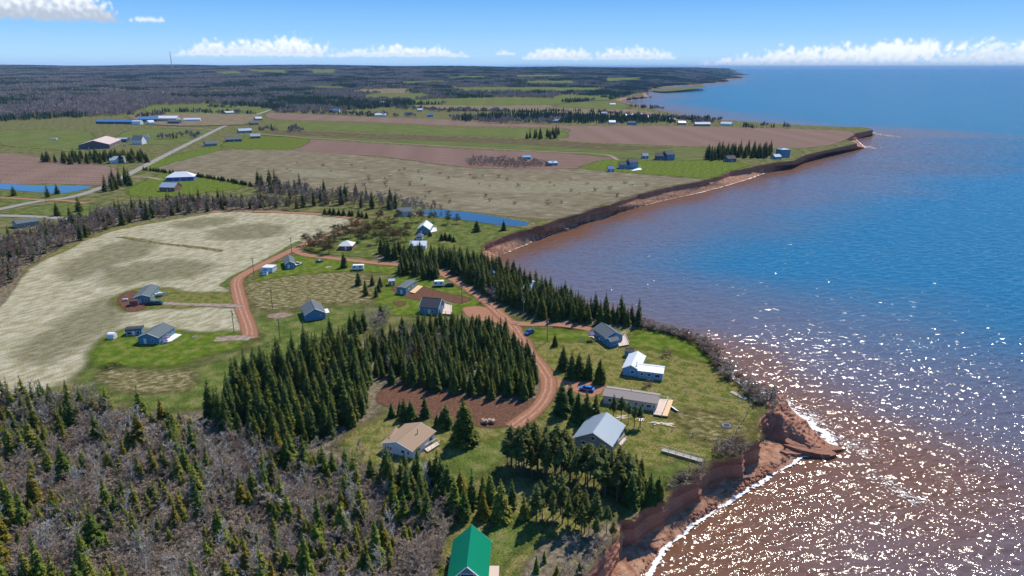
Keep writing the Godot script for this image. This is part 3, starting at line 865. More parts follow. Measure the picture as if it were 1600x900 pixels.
func make_roads() -> void:
	road("road", [-369.28,-460.81,-360.61,-485.24,-353.67,-514.82,-339,-536.5,-342.95,-592.22,-358.87,-655.94,-395.55,-807.25,-441.95,-1005.14,-502.67,-1278.8,-570.47,-1695], 7.4, M.asphalt, 0.16, 0.6, 0.2)
	road("road", [-372.49,-465.08,-345,-462.93,-316.39,-458.7,-281.28,-448.44], 6.0, M.asphalt, 0.16, 0.6, 0.2)
	road("dirt_road", [-208.09,-476.08,-186.79,-478.34,-155.6,-473.84,-119.89,-462.93,-104.24,-450.46,-97.17,-436.67,-100.8,-421.86,-110.48,-398.08,-115.31,-387.1,-120.17,-368.14,-125.18,-344.57,-129.01,-323.63,-128.25,-310.93,-119.49,-289.86,-108.7,-266.54,-100.85,-250.47,-96.09,-238.56], 4.8, M.track, 0.17, 0.9, 0.5)
	road("dirt_road", [-117.73,-368.14,-108.8,-358.63,-92.93,-352.11,-74.06,-344.57,-57.57,-339.71,-46.45,-336.14,-37.71,-329.21,-23.94,-307.89,-12.08,-283.69,-5.19,-266.54,-1.25,-256.83,1.93,-245.05,6.48,-225.32,10.51,-210.24,11.7,-200.51,9.16,-188.15,4.76,-179.33,0,-172.62], 4.2, M.track, 0.18, 0.9, 0.6)
	road("dirt_lane", [-1.25,-256.83,4.97,-253.97,14.91,-253.97,24.6,-251.16,30.2,-248.41], 3.6, M.track, 0.19, 0.7, 0.4)
	road("dirt_driveway", [-96.09,-239.2,-102.44,-239.2,-108.76,-237.93], 4.0, M.gravel, 0.20, 0.8, 0.4)
	road("gravel_driveway", [-112.97,-275.28,-126.2,-276.93,-137.31,-277.76,-148.35,-279.43], 3.0, M.gravel, 0.20, 0.6, 0.3)
	road("farm_track", [-378.36,-1064.86,-229.21,-977.66,-80.99,-895.74,38.02,-839.21,103.31,-813.45,114.15,-760.74], 4.0, M.gravel, 0.2, 0.8, 0.3)
	road("farm_track", [-392.59,-530.92,-357.85,-522.75,-332.86,-517.44,-312.48,-507.11], 4.0, M.red, 0.2, 0.8, 0.3)
	road("farm_track", [-606.38,-1207.67,-540.48,-1181.33,-478.58,-1143.87], 4.0, M.gravel, 0.2, 0.8, 0.3)
	road("gravel_driveway", [-346.04,-635.89,-332.06,-635.89,-311.95,-620.67], 4.0, M.gravel, 0.2, 0.8, 0.3)
	sheet("turning_place", [-20.14,-272.85,-14.69,-275.28,-6.59,-271.25,-1.02,-261.98,2.94,-250.47,0,-245.05,-6.24,-255.39,-13.91,-259.01,-18.58,-265], M.red, 0.16, 1.2, 0.8, 0.6)
	sheet("parking_place", [12.71,-204.31,16.33,-203.35,21.3,-201.92,29.3,-200.98,27.96,-195.05,24.13,-190.68,19.57,-193.72,15.88,-196.84,12.35,-197.75], M.red, 0.16, 1.2, 0.8)
	sheet("gravel_patch", [-98.59,-265,-92.58,-268.09,-87.75,-265,-91.49,-260.49,-96.82,-261.23], M.gravel, 0.15, 1.5, 0.6, 0, Color(0.9, 0.85, 0.8))
	var pond := func(a: Array) -> void:
		var p := spline(pts2(a), 4.0, true, 0.6)
		var mb := MB.new()
		var tr := Geometry2D.triangulate_polygon(p)
		for i in range(0, tr.size(), 3):
			var q := [p[tr[i]], p[tr[i + 1]], p[tr[i + 2]]]
			if (q[1] - q[0]).cross(q[2] - q[0]) < 0.0:
				q = [q[0], q[2], q[1]]
			mb.tri(Vector3(q[0].x, LAND + 0.16, q[0].y), Vector3(q[1].x, LAND + 0.16, q[1].y), Vector3(q[2].x, LAND + 0.16, q[2].y))
		setting("pond", mb.mesh(), M.pond)
	sheet("reed_bank", [-75.27,-476.08,-54.09,-485.24,-26.33,-471.62,0,-454.54,15.58,-438.59,10.32,-423.66,-4.05,-432.88,-29.3,-448.44,-51.53,-460.81,-69,-462.93], M.brush, 0.12, 3, 2, 0, Color(1.2, 1.1, 0.9))
	pond.call([-66.71,-478.34,-49.36,-482.92,-26.33,-471.62,-4.24,-454.54,11.89,-438.59,5.62,-429.15,-8.1,-432.88,-29.18,-446.44,-51.53,-460.81,-63.35,-469.42])
	pond.call([-464.89,-602.59,-440.3,-599.1,-400.64,-588.84,-355.4,-585.5,-350.24,-569.3,-355.78,-550.96,-385.12,-556.94,-419.45,-569.3,-440.42,-569.3])

# ---------------------------------------------------------------- buildings
# one block of a building: r = [centre x, centre z, length along the ridge, width, turn]; o = options
func block(root: Node3D, r: Array, o: Dictionary) -> void:
	var b := Node3D.new()
	var L: float = r[2]
	var W: float = r[3]
	var hw: float = o.get("h", 2.6)
	var rise: float = o.get("rise", 1.4)
	var kind: String = o.get("roof", "gable")
	var t := Transform3D(Basis(Vector3.UP, r[4]), Vector3(r[0], root.position.y, r[1]))
	var inv := Transform3D(Basis(Vector3.UP, root.rotation.y), root.position).affine_inverse() * t
	b.free()
	var hl := L * 0.5
	var hx := W * 0.5
	var wall := MB.new()
	var P := func(x: float, y: float, z: float) -> Vector3: return inv * Vector3(x, y, z)
	var apex := hw + rise if kind == "gable" else hw
	# walls, gables included
	wall.quad(P.call(-hl, 0, hx), P.call(hl, 0, hx), P.call(hl, hw, hx), P.call(-hl, hw, hx))
	wall.quad(P.call(hl, 0, -hx), P.call(-hl, 0, -hx), P.call(-hl, hw, -hx), P.call(hl, hw, -hx))
	for s in [-1.0, 1.0]:
		wall.quad(P.call(s * hl, 0, -s * -hx), P.call(s * hl, 0, -s * hx), P.call(s * hl, hw, -s * hx), P.call(s * hl, hw, -s * -hx))
		if kind == "gable":
			wall.tri(P.call(s * hl, hw, s * hx), P.call(s * hl, hw, -s * hx), P.call(s * hl, apex, 0))
	obj("wall", wall.mesh(), o.wall, root)
	# foundation course
	var found := MB.new()
	found.box(inv * Vector3(0, 0.12, 0), Vector3(L + 0.06, 0.3, W + 0.06), inv.basis)
	obj("foundation", found.mesh(), M.foundation, root)
	# roof
	var roof := MB.new()
	var ov: float = o.get("over", 0.4)
	var th := 0.16
	if kind == "gable":
		var sl := rise / hx
		for s in [-1.0, 1.0]:
			var ze: float = s * (hx + ov)
			var ye := hw - ov * sl
			var up := Vector3(0, th, 0)
			var q := [Vector3(-hl - ov, apex, 0), Vector3(hl + ov, apex, 0), Vector3(hl + ov, ye, ze), Vector3(-hl - ov, ye, ze)]
			var lo := []
			var hi := []
			for e in q:
				lo.push_back(inv * (e + Vector3(0, 0.02, 0)))
				hi.push_back(inv * (e + up))
			if s > 0:
				roof.quad(hi[0], hi[1], hi[2], hi[3])
			else:
				roof.quad(hi[1], hi[0], hi[3], hi[2])
			roof.quad(lo[0], lo[3], lo[2], lo[1])
			for k in 4:
				if k != 0:
					roof.quad(lo[k], lo[(k + 1) % 4], hi[(k + 1) % 4], hi[k])
			if o.get("seams", 0.0) > 0.0:
				var x := -hl - ov + 0.2
				while x < hl + ov:
					roof.box(inv * Vector3(x, (apex + ye) * 0.5 + th + 0.02, ze * 0.5), Vector3(0.05, 0.05, Vector2(ze, apex - ye).length() * 0.99), inv.basis * Basis(Vector3.RIGHT, atan2(apex - ye, absf(ze)) * s))
					x += o.seams
		var ridge := MB.new()
		ridge.tube(inv * Vector3(-hl - ov, apex + th, 0), inv * Vector3(hl + ov, apex + th, 0), 0.09, 0.09, 5)
		var ro := obj("roof", roof.mesh(), o.top, root)
		obj("ridge_cap", ridge.mesh(), o.top, ro)
		if o.has("barge"):
			for e in [-1.0, 1.0]:
				var bg := MB.new()
				for s in [-1.0, 1.0]:
					var p0: Vector3 = inv * Vector3(e * (hl + ov + 0.02), apex + 0.02, 0)
					var p1: Vector3 = inv * Vector3(e * (hl + ov + 0.02), hw - ov * sl + 0.02, s * (hx + ov))
					bg.tube(p0, p1, 0.13, 0.13, 4)
				obj("bargeboard", bg.mesh(), M.trim, root)
	elif kind == "hip":
		var e := [inv * Vector3(-hl - ov, hw, -hx - ov), inv * Vector3(hl + ov, hw, -hx - ov), inv * Vector3(hl + ov, hw, hx + ov), inv * Vector3(-hl - ov, hw, hx + ov)]
		var a := inv * Vector3(-maxf(hl - hx, 0.05), hw + rise, 0)
		var c := inv * Vector3(maxf(hl - hx, 0.05), hw + rise, 0)
		roof.quad(e[1], e[0], a, c)
		roof.quad(e[3], e[2], c, a)
		roof.tri(e[2], e[1], c)
		roof.tri(e[0], e[3], a)
		roof.quad(e[0], e[1], e[2], e[3])
		obj("roof", roof.mesh(), o.top, root)
	elif kind == "arch":
		for k in 10:
			var a0 := PI * k / 10.0
			var a1 := PI * (k + 1) / 10.0
			var z0 := cos(a0) * (hx + 0.05)
			var z1 := cos(a1) * (hx + 0.05)
			var y0 := hw + sin(a0) * rise
			var y1 := hw + sin(a1) * rise
			roof.quad(P.call(-hl - 0.1, y0, z0), P.call(hl + 0.1, y0, z0), P.call(hl + 0.1, y1, z1), P.call(-hl - 0.1, y1, z1))
			for s in [-1.0, 1.0]:
				roof.tri(P.call(s * (hl + 0.03), y0, z0), P.call(s * (hl + 0.03), y1, z1), P.call(s * (hl + 0.03), hw, 0))
		obj("roof", roof.mesh(), o.top, root)
	else:
		roof.box(inv * Vector3(0, hw + 0.12, 0), Vector3(L + 2 * ov, 0.2, W + 2 * ov), inv.basis)
		obj("roof", roof.mesh(), o.top, root)
	# windows and doors: each [side, along, width, height, sill]; sides: 0 = +z, 1 = -z, 2 = +x, 3 = -x
	for w in o.get("win", []):
		var s: int = w[0]
		var door: bool = w.size() > 5
		var frame := MB.new()
		var pane := MB.new()
		var c := Vector3.ZERO
		var sz := Vector3.ZERO
		var out := Vector3.ZERO
		if s < 2:
			out = Vector3(0, 0, 1 if s == 0 else -1)
			c = Vector3(w[1] * hl, w[4] + w[3] * 0.5, out.z * hx)
			sz = Vector3(w[2], w[3], 0.1)
		else:
			out = Vector3(1 if s == 2 else -1, 0, 0)
			c = Vector3(out.x * hl, w[4] + w[3] * 0.5, w[1] * hx)
			sz = Vector3(0.1, w[3], w[2])
		frame.box(inv * (c + out * 0.03), sz, inv.basis)
		var inset := Vector3(0.24, 0.24, 0.0) if s < 2 else Vector3(0.0, 0.24, 0.24)
		var fo := obj("door" if door else "window", frame.mesh(), o.get("door_mat", M.trim) if door else M.trim, root)
		if not door:
			pane.box(inv * (c + out * 0.05), sz - inset, inv.basis)
			obj("pane", pane.mesh(), M.glass, fo)
	if o.has("chimney"):
		var ch := MB.new()
		ch.tube(inv * Vector3(o.chimney[0] * hl, hw, o.chimney[1] * hx), inv * Vector3(o.chimney[0] * hl, apex + 0.8, o.chimney[1] * hx), 0.14, 0.14, 6)
		obj("flue", ch.mesh(), M.metal, root)

func auto_windows(r: Array, n := 3) -> Array:
	var w := []
	for s in 2:
		for k in n:
			w.push_back([s, -0.72 + 1.44 * (k + 0.5) / n, 1.1, 1.0, 1.0])
	w.push_back([2, -0.4, 1.0, 1.0, 1.0])
	w.push_back([3, 0.4, 1.0, 1.0, 1.0])
	w.push_back([0, 0.02, 0.95, 2.0, 0.15, true])
	w.push_back([3, -0.35, 0.95, 2.0, 0.15, true])
	return w

func house(called: String, label: String, category: String, r: Array, o: Dictionary, group := "") -> Node3D:
	var root := thing(called, label, category, Vector3(r[0], ground_y(r[0], r[1]), r[1]), r[4], group)
	if not o.has("win"):
		o["win"] = auto_windows(r, 3 if r[2] > 8.0 else 2)
	block(root, r, o)
	return root

# a raised timber deck: corners in order round it, world x z pairs
func deck(root: Node3D, a: Array, high: float, mat: Material, rail := true) -> void:
	var inv := root.transform.affine_inverse()
	var p := pts2(a)
	if Geometry2D.is_polygon_clockwise(p):
		p.reverse()
	var k := p.size()
	var d := MB.new()
	var y := root.position.y
	for i in k:
		var a0 := p[i]
		var a1 := p[(i + 1) % k]
		d.quad(inv * Vector3(a0.x, y + high - 0.25, a0.y), inv * Vector3(a1.x, y + high - 0.25, a1.y), inv * Vector3(a1.x, y + high, a1.y), inv * Vector3(a0.x, y + high, a0.y))
	var tr := Geometry2D.triangulate_polygon(p)
	for i in range(0, tr.size(), 3):
		var q := [p[tr[i]], p[tr[i + 1]], p[tr[i + 2]]]
		for yy in [high, high - 0.25]:
			d.tri(inv * Vector3(q[0].x, y + yy, q[0].y), inv * Vector3(q[1].x, y + yy, q[1].y), inv * Vector3(q[2].x, y + yy, q[2].y))
	obj("deck", d.mesh(), mat, root)
	for q in p:
		var post := MB.new()
		post.tube(inv * Vector3(q.x, y - 0.05, q.y), inv * Vector3(q.x, y + high - 0.2, q.y), 0.07, 0.07, 4)
		obj("deck_post", post.mesh(), mat, root)
	if rail:
		var rl := MB.new()
		for i in k - 1:
			var a0 := Vector3(p[i].x, y + high, p[i].y)
			var a1 := Vector3(p[i + 1].x, y + high, p[i + 1].y)
			var up := Vector3(0, 0.95, 0)
			rl.tube(inv * (a0 + up), inv * (a1 + up), 0.05, 0.05, 4)
			var m := maxi(2, int(a0.distance_to(a1) / 1.2))
			for j in m + 1:
				var q := a0.lerp(a1, float(j) / m)
				rl.tube(inv * q, inv * (q + up), 0.035, 0.035, 4)
		obj("railing", rl.mesh(), M.trim, root)

func make_buildings() -> void:
	M.foundation = plain(0.30, 0.29, 0.28, 0.9)
	M.metal = plain(0.45, 0.46, 0.48, 0.35, 0.9)
	var shadedblue := plain(0.085, 0.22, 0.36, 0.7)  # blue wall paint, deepened to carry the blue shade on the walls
	var tealwall := plain(0.10, 0.22, 0.26, 0.7)
	var whitewall := plain(0.66, 0.68, 0.70, 0.7)
	var paleblue := plain(0.46, 0.56, 0.64, 0.7)
	var shadedwhite := plain(0.16, 0.36, 0.56, 0.7)  # white cottage walls, coloured with the blue of their shade
	var greywall := plain(0.24, 0.25, 0.26, 0.75)
	var beige := plain(0.48, 0.43, 0.35, 0.75)
	var navy := plain(0.05, 0.09, 0.17, 0.7)
	var redwall := plain(0.30, 0.05, 0.04, 0.7)
	var brownwall := plain(0.20, 0.10, 0.06, 0.8)
	var orange := plain(0.42, 0.20, 0.06, 0.8)
	var shingle := func(sd: int, a: Array, b: Array) -> StandardMaterial3D:
		var m := plain(1, 1, 1, 0.85)
		m.albedo_texture = noise_tex(sd, 0.05, [a, b], [0.2, 0.8], 256)
		m.uv1_triplanar = true
		m.uv1_scale = Vector3(0.25, 0.25, 0.25)
		return m
	var slate: Material = shingle.call(60, [0.062, 0.085, 0.098], [0.105, 0.132, 0.145])
	var charcoal: Material = shingle.call(61, [0.03, 0.035, 0.045], [0.06, 0.065, 0.075])
	var brown: Material = shingle.call(62, [0.23, 0.155, 0.10], [0.33, 0.235, 0.155])
	var taupe: Material = shingle.call(63, [0.21, 0.18, 0.165], [0.30, 0.26, 0.24])
	var green := plain(0.004, 0.235, 0.125, 0.38)
	green.metallic_specular = 0.3
	var steel := plain(0.34, 0.41, 0.46, 0.4, 0.15)
	var palesteel := plain(0.58, 0.62, 0.66, 0.45, 0.1)
	var whiteroof := plain(0.64, 0.66, 0.70, 0.5)
	var blueroof := plain(0.05, 0.16, 0.34, 0.5)
	var deckc := plain(0.55, 0.44, 0.37, 0.8)

	var h := house("green_roof_cottage", "cottage with bright green metal gable roof and pale deck among trees", "cottage", [-8.26,-114.25,11.88,7.39,1.55], {"h": 2.9, "rise": 3.6, "wall": tealwall, "top": green, "over": 0.25, "barge": 1, "seams": 0.45,
		"win": [[2, 0.0, 1.4, 1.8, 0.6], [3, 0.0, 2.6, 2.6, 2.2], [3, -0.62, 1.2, 1.6, 0.8], [3, 0.62, 1.2, 1.6, 0.8], [0, -0.4, 1.2, 1.1, 1.1], [0, 0.4, 1.2, 1.1, 1.1], [1, -0.4, 1.2, 1.1, 1.1], [1, 0.4, 0.95, 2.0, 0.2, true]]})
	deck(h, [-4.96,-115.64,-2.54,-115.64,-2.61,-105.87,-4.99,-105.87], 0.6, deckc, false)

	h = house("brown_roof_bungalow", "white bungalow with tan and brown shingle roof beside the cleared red soil", "bungalow", [-27.06,-162.75,10.53,9.21,1.13], {"h": 2.6, "rise": 1.5, "wall": whitewall, "top": brown, "over": 0.35, "barge": 1, "chimney": [0.2, 0.45],
		"win": [[3, -0.55, 1.6, 1.1, 1.0], [3, 0.35, 1.2, 0.9, 1.1], [3, 0.7, 0.7, 0.9, 1.1], [0, -0.5, 1.2, 1.0, 1.0], [0, 0.3, 0.95, 2.0, 0.2, true], [0, 0.6, 1.4, 1.0, 1.0], [1, -0.5, 1.2, 1.0, 1.0], [1, 0.5, 1.2, 1.0, 1.0], [2, 0.0, 1.2, 1.0, 1.0]]})
	block(h, [-31.47,-164.05,5.45,1.7,1.43], {"h": 2.45, "rise": 0.7, "wall": whitewall, "top": brown, "over": 0.2, "win": [[3, 0.0, 0.8, 0.8, 1.1]]})
	deck(h, [-22.82,-160.54,-20.02,-164.12,-19.04,-162.8,-21.8,-158.95], 0.5, deckc, true)

	h = house("grey_gable_house", "grey house with shiny steel gable roof above the boardwalk lawn", "house", [23.35,-165.84,11.35,10.23,1.14], {"h": 2.6, "rise": 2.6, "wall": greywall, "top": steel, "over": 0.35, "seams": 0.5, "barge": 1,
		"win": [[3, 0.0, 1.2, 1.1, 2.9], [3, -0.5, 1.2, 1.1, 1.0], [3, 0.5, 1.2, 1.1, 1.0], [0, -0.55, 1.6, 1.3, 0.9], [0, 0.1, 1.8, 2.0, 0.2, true], [0, 0.6, 1.2, 1.1, 1.0], [1, 0.0, 1.2, 1.1, 1.0], [2, 0.4, 1.0, 1.0, 1.1]]})
	deck(h, [28.22,-163.3,30.09,-166.65,30.56,-165.3,28.7,-162], 0.4, deckc, true)
	block(h, [22.09,-176.12,5.54,1.9,0.96], {"h": 2.3, "rise": 0.5, "wall": greywall, "top": palesteel, "over": 0.2, "win": []})

	h = house("long_bungalow", "long beige bungalow with low taupe roof and new orange deck at its end", "bungalow", [35.43,-187.38,15.55,6.4,-0.34], {"h": 2.7, "rise": 0.95, "wall": beige, "top": taupe, "over": 0.3, "chimney": [-0.05, -0.3],
		"win": [[0, -0.75, 1.2, 1.1, 1.0], [0, -0.4, 0.9, 1.1, 1.0], [0, -0.1, 0.95, 2.0, 0.2, true], [0, 0.25, 1.0, 1.1, 1.0], [0, 0.5, 0.7, 1.1, 1.0], [0, 0.72, 1.5, 1.1, 1.0], [0, 0.92, 0.7, 1.1, 1.0], [2, -0.3, 1.8, 2.0, 0.2, true], [2, 0.5, 1.0, 1.1, 1.0], [1, -0.5, 1.2, 1.1, 1.0], [1, 0.5, 1.2, 1.1, 1.0]]})
	deck(h, [40.39,-179.16,42.61,-178.39,46.58,-188.43,44.18,-188.86], 0.7, deckc, true)
	deck(h, [42.7,-178.29,44.15,-177.91,47.99,-187.91,46.67,-188.33], 0.75, M.newdeck, false)

	h = house("white_roof_cottage", "white cottage with shade-blue coloured walls in an L shape with pale metal roof beside the clifftop lawn", "cottage", [40.29,-211.89,11.76,5.23,1.23], {"h": 2.6, "rise": 1.3, "wall": shadedwhite, "top": palesteel, "over": 0.3, "barge": 1, "chimney": [-0.8, 0.6], "win": [[3, 0.2, 1.2, 1.0, 1.1], [1, 0.0, 1.2, 1.0, 1.0], [0, 0.4, 1.2, 1.0, 1.0], [2, 0.0, 1.2, 1.0, 1.0]]})
	block(h, [44.93,-206.52,7.62,5.6,-0.3], {"h": 2.6, "rise": 0.8, "wall": shadedwhite, "top": palesteel, "over": 0.3, "win": [[0, -0.7, 1.0, 1.0, 1.1], [0, -0.1, 1.3, 1.0, 1.1], [0, 0.6, 1.8, 1.2, 0.9], [2, 0.0, 1.6, 2.0, 0.2, true], [1, 0.4, 1.2, 1.0, 1.0]]})
	house("garden_shed", "small blue shed with dark roof behind the pale roofed cottage", "shed", [40.59,-222.95,2.85,3,-0.3], {"h": 2.1, "rise": 0.6, "wall": shadedblue, "top": charcoal, "over": 0.15, "win": [[0, 0.1, 0.8, 1.7, 0.1, true]]})

	h = house("slate_roof_cottage", "grey-blue cottage with slate roof, small front porch and pinkish deck by the shore wood", "cottage", [35.19,-238.91,9.41,6.89,-1.21], {"h": 2.7, "rise": 1.9, "wall": shadedblue, "top": slate, "over": 0.35, "barge": 1})
	block(h, [35.9,-232.4,3.11,3.12,0.5], {"h": 2.4, "rise": 0.8, "wall": shadedblue, "top": slate, "over": 0.25, "barge": 1, "win": [[0, 0.0, 1.0, 1.0, 1.0], [2, 0, 0.9, 1.9, 0.1, true]]})
	deck(h, [38,-230.31,41.93,-232.12,41.88,-242.19,38.56,-238.96], 0.6, deckc, true)

	h = house("dark_roof_cottage", "tall blue cottage with charcoal gable roof beside the spruce plantation", "cottage", [-32.53,-269.19,7.82,7.4,-0.25], {"h": 3.0, "rise": 2.7, "wall": shadedblue, "top": charcoal, "over": 0.3, "barge": 1})
	deck(h, [-28.07,-264.57,-24.14,-263.81,-25.05,-274.89,-28.48,-277.37], 0.7, deckc, true)
	h = house("tiny_home", "narrow dark mobile home with grey roof and pale timber deck", "mobile home", [-46.91,-297.09,11.71,4.37,1.29], {"h": 3.0, "rise": 0.25, "wall": tealwall, "top": slate, "over": 0.1, "win": [[3, 0, 0.9, 1.9, 0.2, true], [0, -0.5, 1.0, 1.0, 1.2], [0, 0.2, 1.0, 1.0, 1.2], [1, 0.3, 1.0, 1.0, 1.2]]})
	deck(h, [-45.25,-293.48,-42.75,-291.64,-40.35,-302.01,-42.86,-303.48], 0.6, M.newdeck, false)
	house("cedar_shed", "small orange cedar shed with pale roof beside the narrow mobile home", "shed", [-55.14,-305.84,2.6,3.4,0.19], {"h": 2.3, "rise": 0.6, "wall": orange, "top": steel, "over": 0.25, "win": [[0, 0.0, 0.8, 1.8, 0.1, true]]})

	h = house("blue_gable_cottage", "blue cottage with grey-green gable roof alone on the lawn below the brush meadow", "cottage", [-79.73,-264.04,11.13,7.7,1.98], {"h": 2.7, "rise": 2.1, "wall": shadedblue, "top": slate, "over": 0.3, "barge": 1, "win": [[3, 0.55, 0.6, 0.8, 1.3], [0, -0.4, 1.2, 1.1, 1.0], [0, 0.3, 0.95, 2.0, 0.2, true], [1, 0.0, 1.2, 1.1, 1.0], [2, 0.0, 1.2, 1.1, 1.0]]})
	deck(h, [-76.21,-265.42,-74.01,-266.96,-75.98,-271.7,-78.15,-270.9], 0.4, M.white, false)

	h = house("slate_gable_cottage", "blue cottage with slate roof and white deck on bright lawn", "cottage", [-130.38,-238.91,10.39,7.87,1.5], {"h": 2.7, "rise": 1.6, "wall": shadedblue, "top": slate, "over": 0.35, "barge": 1})
	deck(h, [-126.27,-233.52,-123.82,-235.68,-122.9,-242.38,-125.97,-243.36], 0.4, M.white, false)
	house("long_shed", "blue shed with rounded dark roof beside the slate roofed cottage", "shed", [-141.01,-243.94,5.44,3.8,0.24], {"h": 2.0, "rise": 1.0, "roof": "arch", "wall": shadedblue, "top": charcoal, "win": [[0, -0.55, 1.6, 1.2, 0.5], [0, 0.0, 1.0, 1.8, 0.1, true], [0, 0.55, 1.2, 1.2, 0.5]]})
	house("barrel_shed", "tiny round-topped white shed on bare earth", "shed", [-146.97,-239.23,2.34,2.6,-0], {"h": 1.3, "rise": 1.1, "roof": "arch", "wall": whitewall, "top": M.white, "win": [[2, 0.0, 0.8, 1.7, 0.1, true]]})
	house("teal_cottage", "narrow cottage with dark green roof and white sunlit wall by the dry meadow", "cottage", [-157.51,-286.43,14.85,6.04,1.79], {"h": 3.0, "rise": 1.0, "wall": tealwall, "top": slate, "over": 0.3, "barge": 1})
	house("red_shed", "small red shed with dark roof beside the narrow cottage", "shed", [-158.33,-277.24,3.16,3.2,0.26], {"h": 2.1, "rise": 0.6, "wall": redwall, "top": charcoal, "over": 0.15, "win": [[2, 0.0, 1.0, 1.7, 0.1, true]]})

	house("roadside_cottage", "small blue cottage with slate roof beside the bend of the red lane", "cottage", [-111.92,-338.34,12.45,4.67,1.93], {"h": 2.6, "rise": 1.4, "wall": shadedblue, "top": slate, "over": 0.3, "barge": 1})
	house("white_shed", "pale shed with flat white roof beside the bend of the red lane", "shed", [-118.56,-328.05,5.19,5,-0.11], {"h": 2.5, "roof": "flat", "wall": paleblue, "top": whiteroof, "over": 0.15, "win": [[0, 0.3, 0.9, 1.9, 0.1, true], [0, -0.4, 1.0, 0.8, 1.1]]})
	house("tool_shed", "little blue shed in front of the pale flat-roofed shed", "shed", [-118.62,-321.47,2.45,2.2,-0], {"h": 1.6, "rise": 0.8, "wall": paleblue, "top": blueroof, "over": 0.1, "win": [[0, 0, 0.7, 1.3, 0.1, true]]})
	house("red_cabin", "dark red cabin with pale hipped roof beside the budding trees", "cabin", [-90.88,-373.54,6.99,8,-0], {"h": 2.4, "rise": 2.2, "roof": "hip", "wall": redwall, "top": palesteel, "over": 0.5})
	h = house("teal_gable_house", "teal house with pale steel gable roof and white deck on the open green", "house", [-52.74,-414.48,13.38,7.38,1.54], {"h": 3.0, "rise": 2.6, "wall": tealwall, "top": palesteel, "over": 0.3, "barge": 1})
	deck(h, [-48.97,-410.89,-45.47,-414.35,-47.36,-425.05,-49.94,-423.23], 0.5, M.white, true)
	house("round_shed", "squat grey shed with hipped roof in front of the teal house", "shed", [-53.7,-395.8,3.7,5,-0], {"h": 2.0, "rise": 1.6, "roof": "hip", "wall": paleblue, "top": slate, "over": 0.3})
	house("white_bungalow", "white bungalow with pale roof just behind the spruce belt", "bungalow", [-51.38,-373.54,8.39,8,-0], {"h": 2.6, "rise": 1.7, "wall": whitewall, "top": palesteel, "over": 0.4, "barge": 1})
	house("wood_cottage", "cottage with pale hipped roof hidden in the shore wood", "cottage", [8.88,-291.33,7.65,8.5,-0.23], {"h": 3.4, "rise": 3.4, "roof": "hip", "wall": shadedblue, "top": palesteel, "over": 0.4})
	house("tarp_shelter", "bright blue tarpaulin shelter among the shore spruces", "shelter", [-9.03,-315.72,2.41,3.4,-0], {"h": 3.0, "rise": 1.0, "wall": shadedblue, "top": plain(0.01, 0.22, 0.52, 0.5), "over": 0.2, "win": []})
	# farms and houses along the paved road
	house("blue_hip_house", "large blue house with hipped white roof beside the long hedge", "house", [-293.77,-620.54,22.43,13,0.25], {"h": 3.4, "rise": 4.0, "roof": "hip", "wall": plain(0.05, 0.10, 0.42, 0.7), "top": whiteroof, "over": 0.5})
	house("dark_barn", "dark barn with blue-grey roof in front of the white hip-roofed house", "barn", [-277.08,-564.69,12.92,11,-0.12], {"h": 3.4, "rise": 3.0, "wall": brownwall, "top": steel, "over": 0.3})
	house("brown_barn", "big barn with pink and pale tin roof beside the conifer row", "barn", [-522.01,-899.43,63.99,33.97,1.86], {"h": 5.0, "rise": 5.0, "wall": plain(0.13, 0.10, 0.12, 0.8), "top": plain(0.50, 0.40, 0.36, 0.6), "over": 0.4})
	house("machine_shed", "low machine shed with pale eave behind the big barn", "shed", [-523.86,-956.6,13.74,10,-0], {"h": 4.0, "rise": 1.5, "wall": navy, "top": steel, "over": 0.3})
	h = house("white_farmhouse", "tall farmhouse with white gables and dark roof beside the big barn", "farmhouse", [-486.47,-924.88,13.28,12,-0], {"h": 6.0, "rise": 5.0, "wall": whitewall, "top": slate, "over": 0.4, "barge": 1})
	block(h, [-501.33,-967.06,10.61,9,0.96], {"h": 5.0, "rise": 3.5, "wall": whitewall, "top": slate, "over": 0.4, "barge": 1})
	house("blue_farmhouse", "grey-blue house half hidden by the conifer row", "house", [-412.66,-736.29,13.57,10,0.38], {"h": 3.6, "rise": 3.4, "wall": paleblue, "top": steel, "over": 0.4})
	house("long_blue_barn", "very long low barn with dark blue roof at the end of the green field", "barn", [-704.8,-1275.57,69.13,16,-0.11], {"h": 4.0, "rise": 3.0, "wall": navy, "top": blueroof, "over": 0.4})
	house("blue_potato_barn", "long barn with navy roof between the pale quonsets", "barn", [-671.48,-1324.22,32.31,22,0.25], {"h": 5.0, "rise": 4.0, "wall": navy, "top": blueroof, "over": 0.4})
	house("white_long_barn", "long white-roofed barn beside the navy roofed barn", "barn", [-639.22,-1334.54,35.58,18,-0], {"h": 6.0, "rise": 4.0, "wall": beige, "top": whiteroof, "over": 0.4})
	house("quonset", "pale quonset hut at the end of the very long barn", "quonset", [-657.6,-1255.39,14.55,12,-0], {"h": 1.5, "rise": 6.0, "roof": "arch", "wall": palesteel, "top": palesteel, "win": []})
	house("quonset", "grey quonset hut in front of the navy roofed barn", "quonset", [-635.82,-1257.03,9.75,12,0.83], {"h": 1.5, "rise": 6.0, "roof": "arch", "wall": palesteel, "top": palesteel, "win": []})
	house("dark_farm_shed", "dark steel shed in front of the long white-roofed barn", "shed", [-598.84,-1269.42,20.38,11,-0], {"h": 4.5, "rise": 3.0, "wall": navy, "top": slate, "over": 0.3})
	house("farm_cottage", "low white farm cottage beside the long white-roofed barn", "cottage", [-595.98,-1333.91,28.55,9,0.29], {"h": 3.5, "rise": 2.5, "wall": whitewall, "top": palesteel, "over": 0.3})
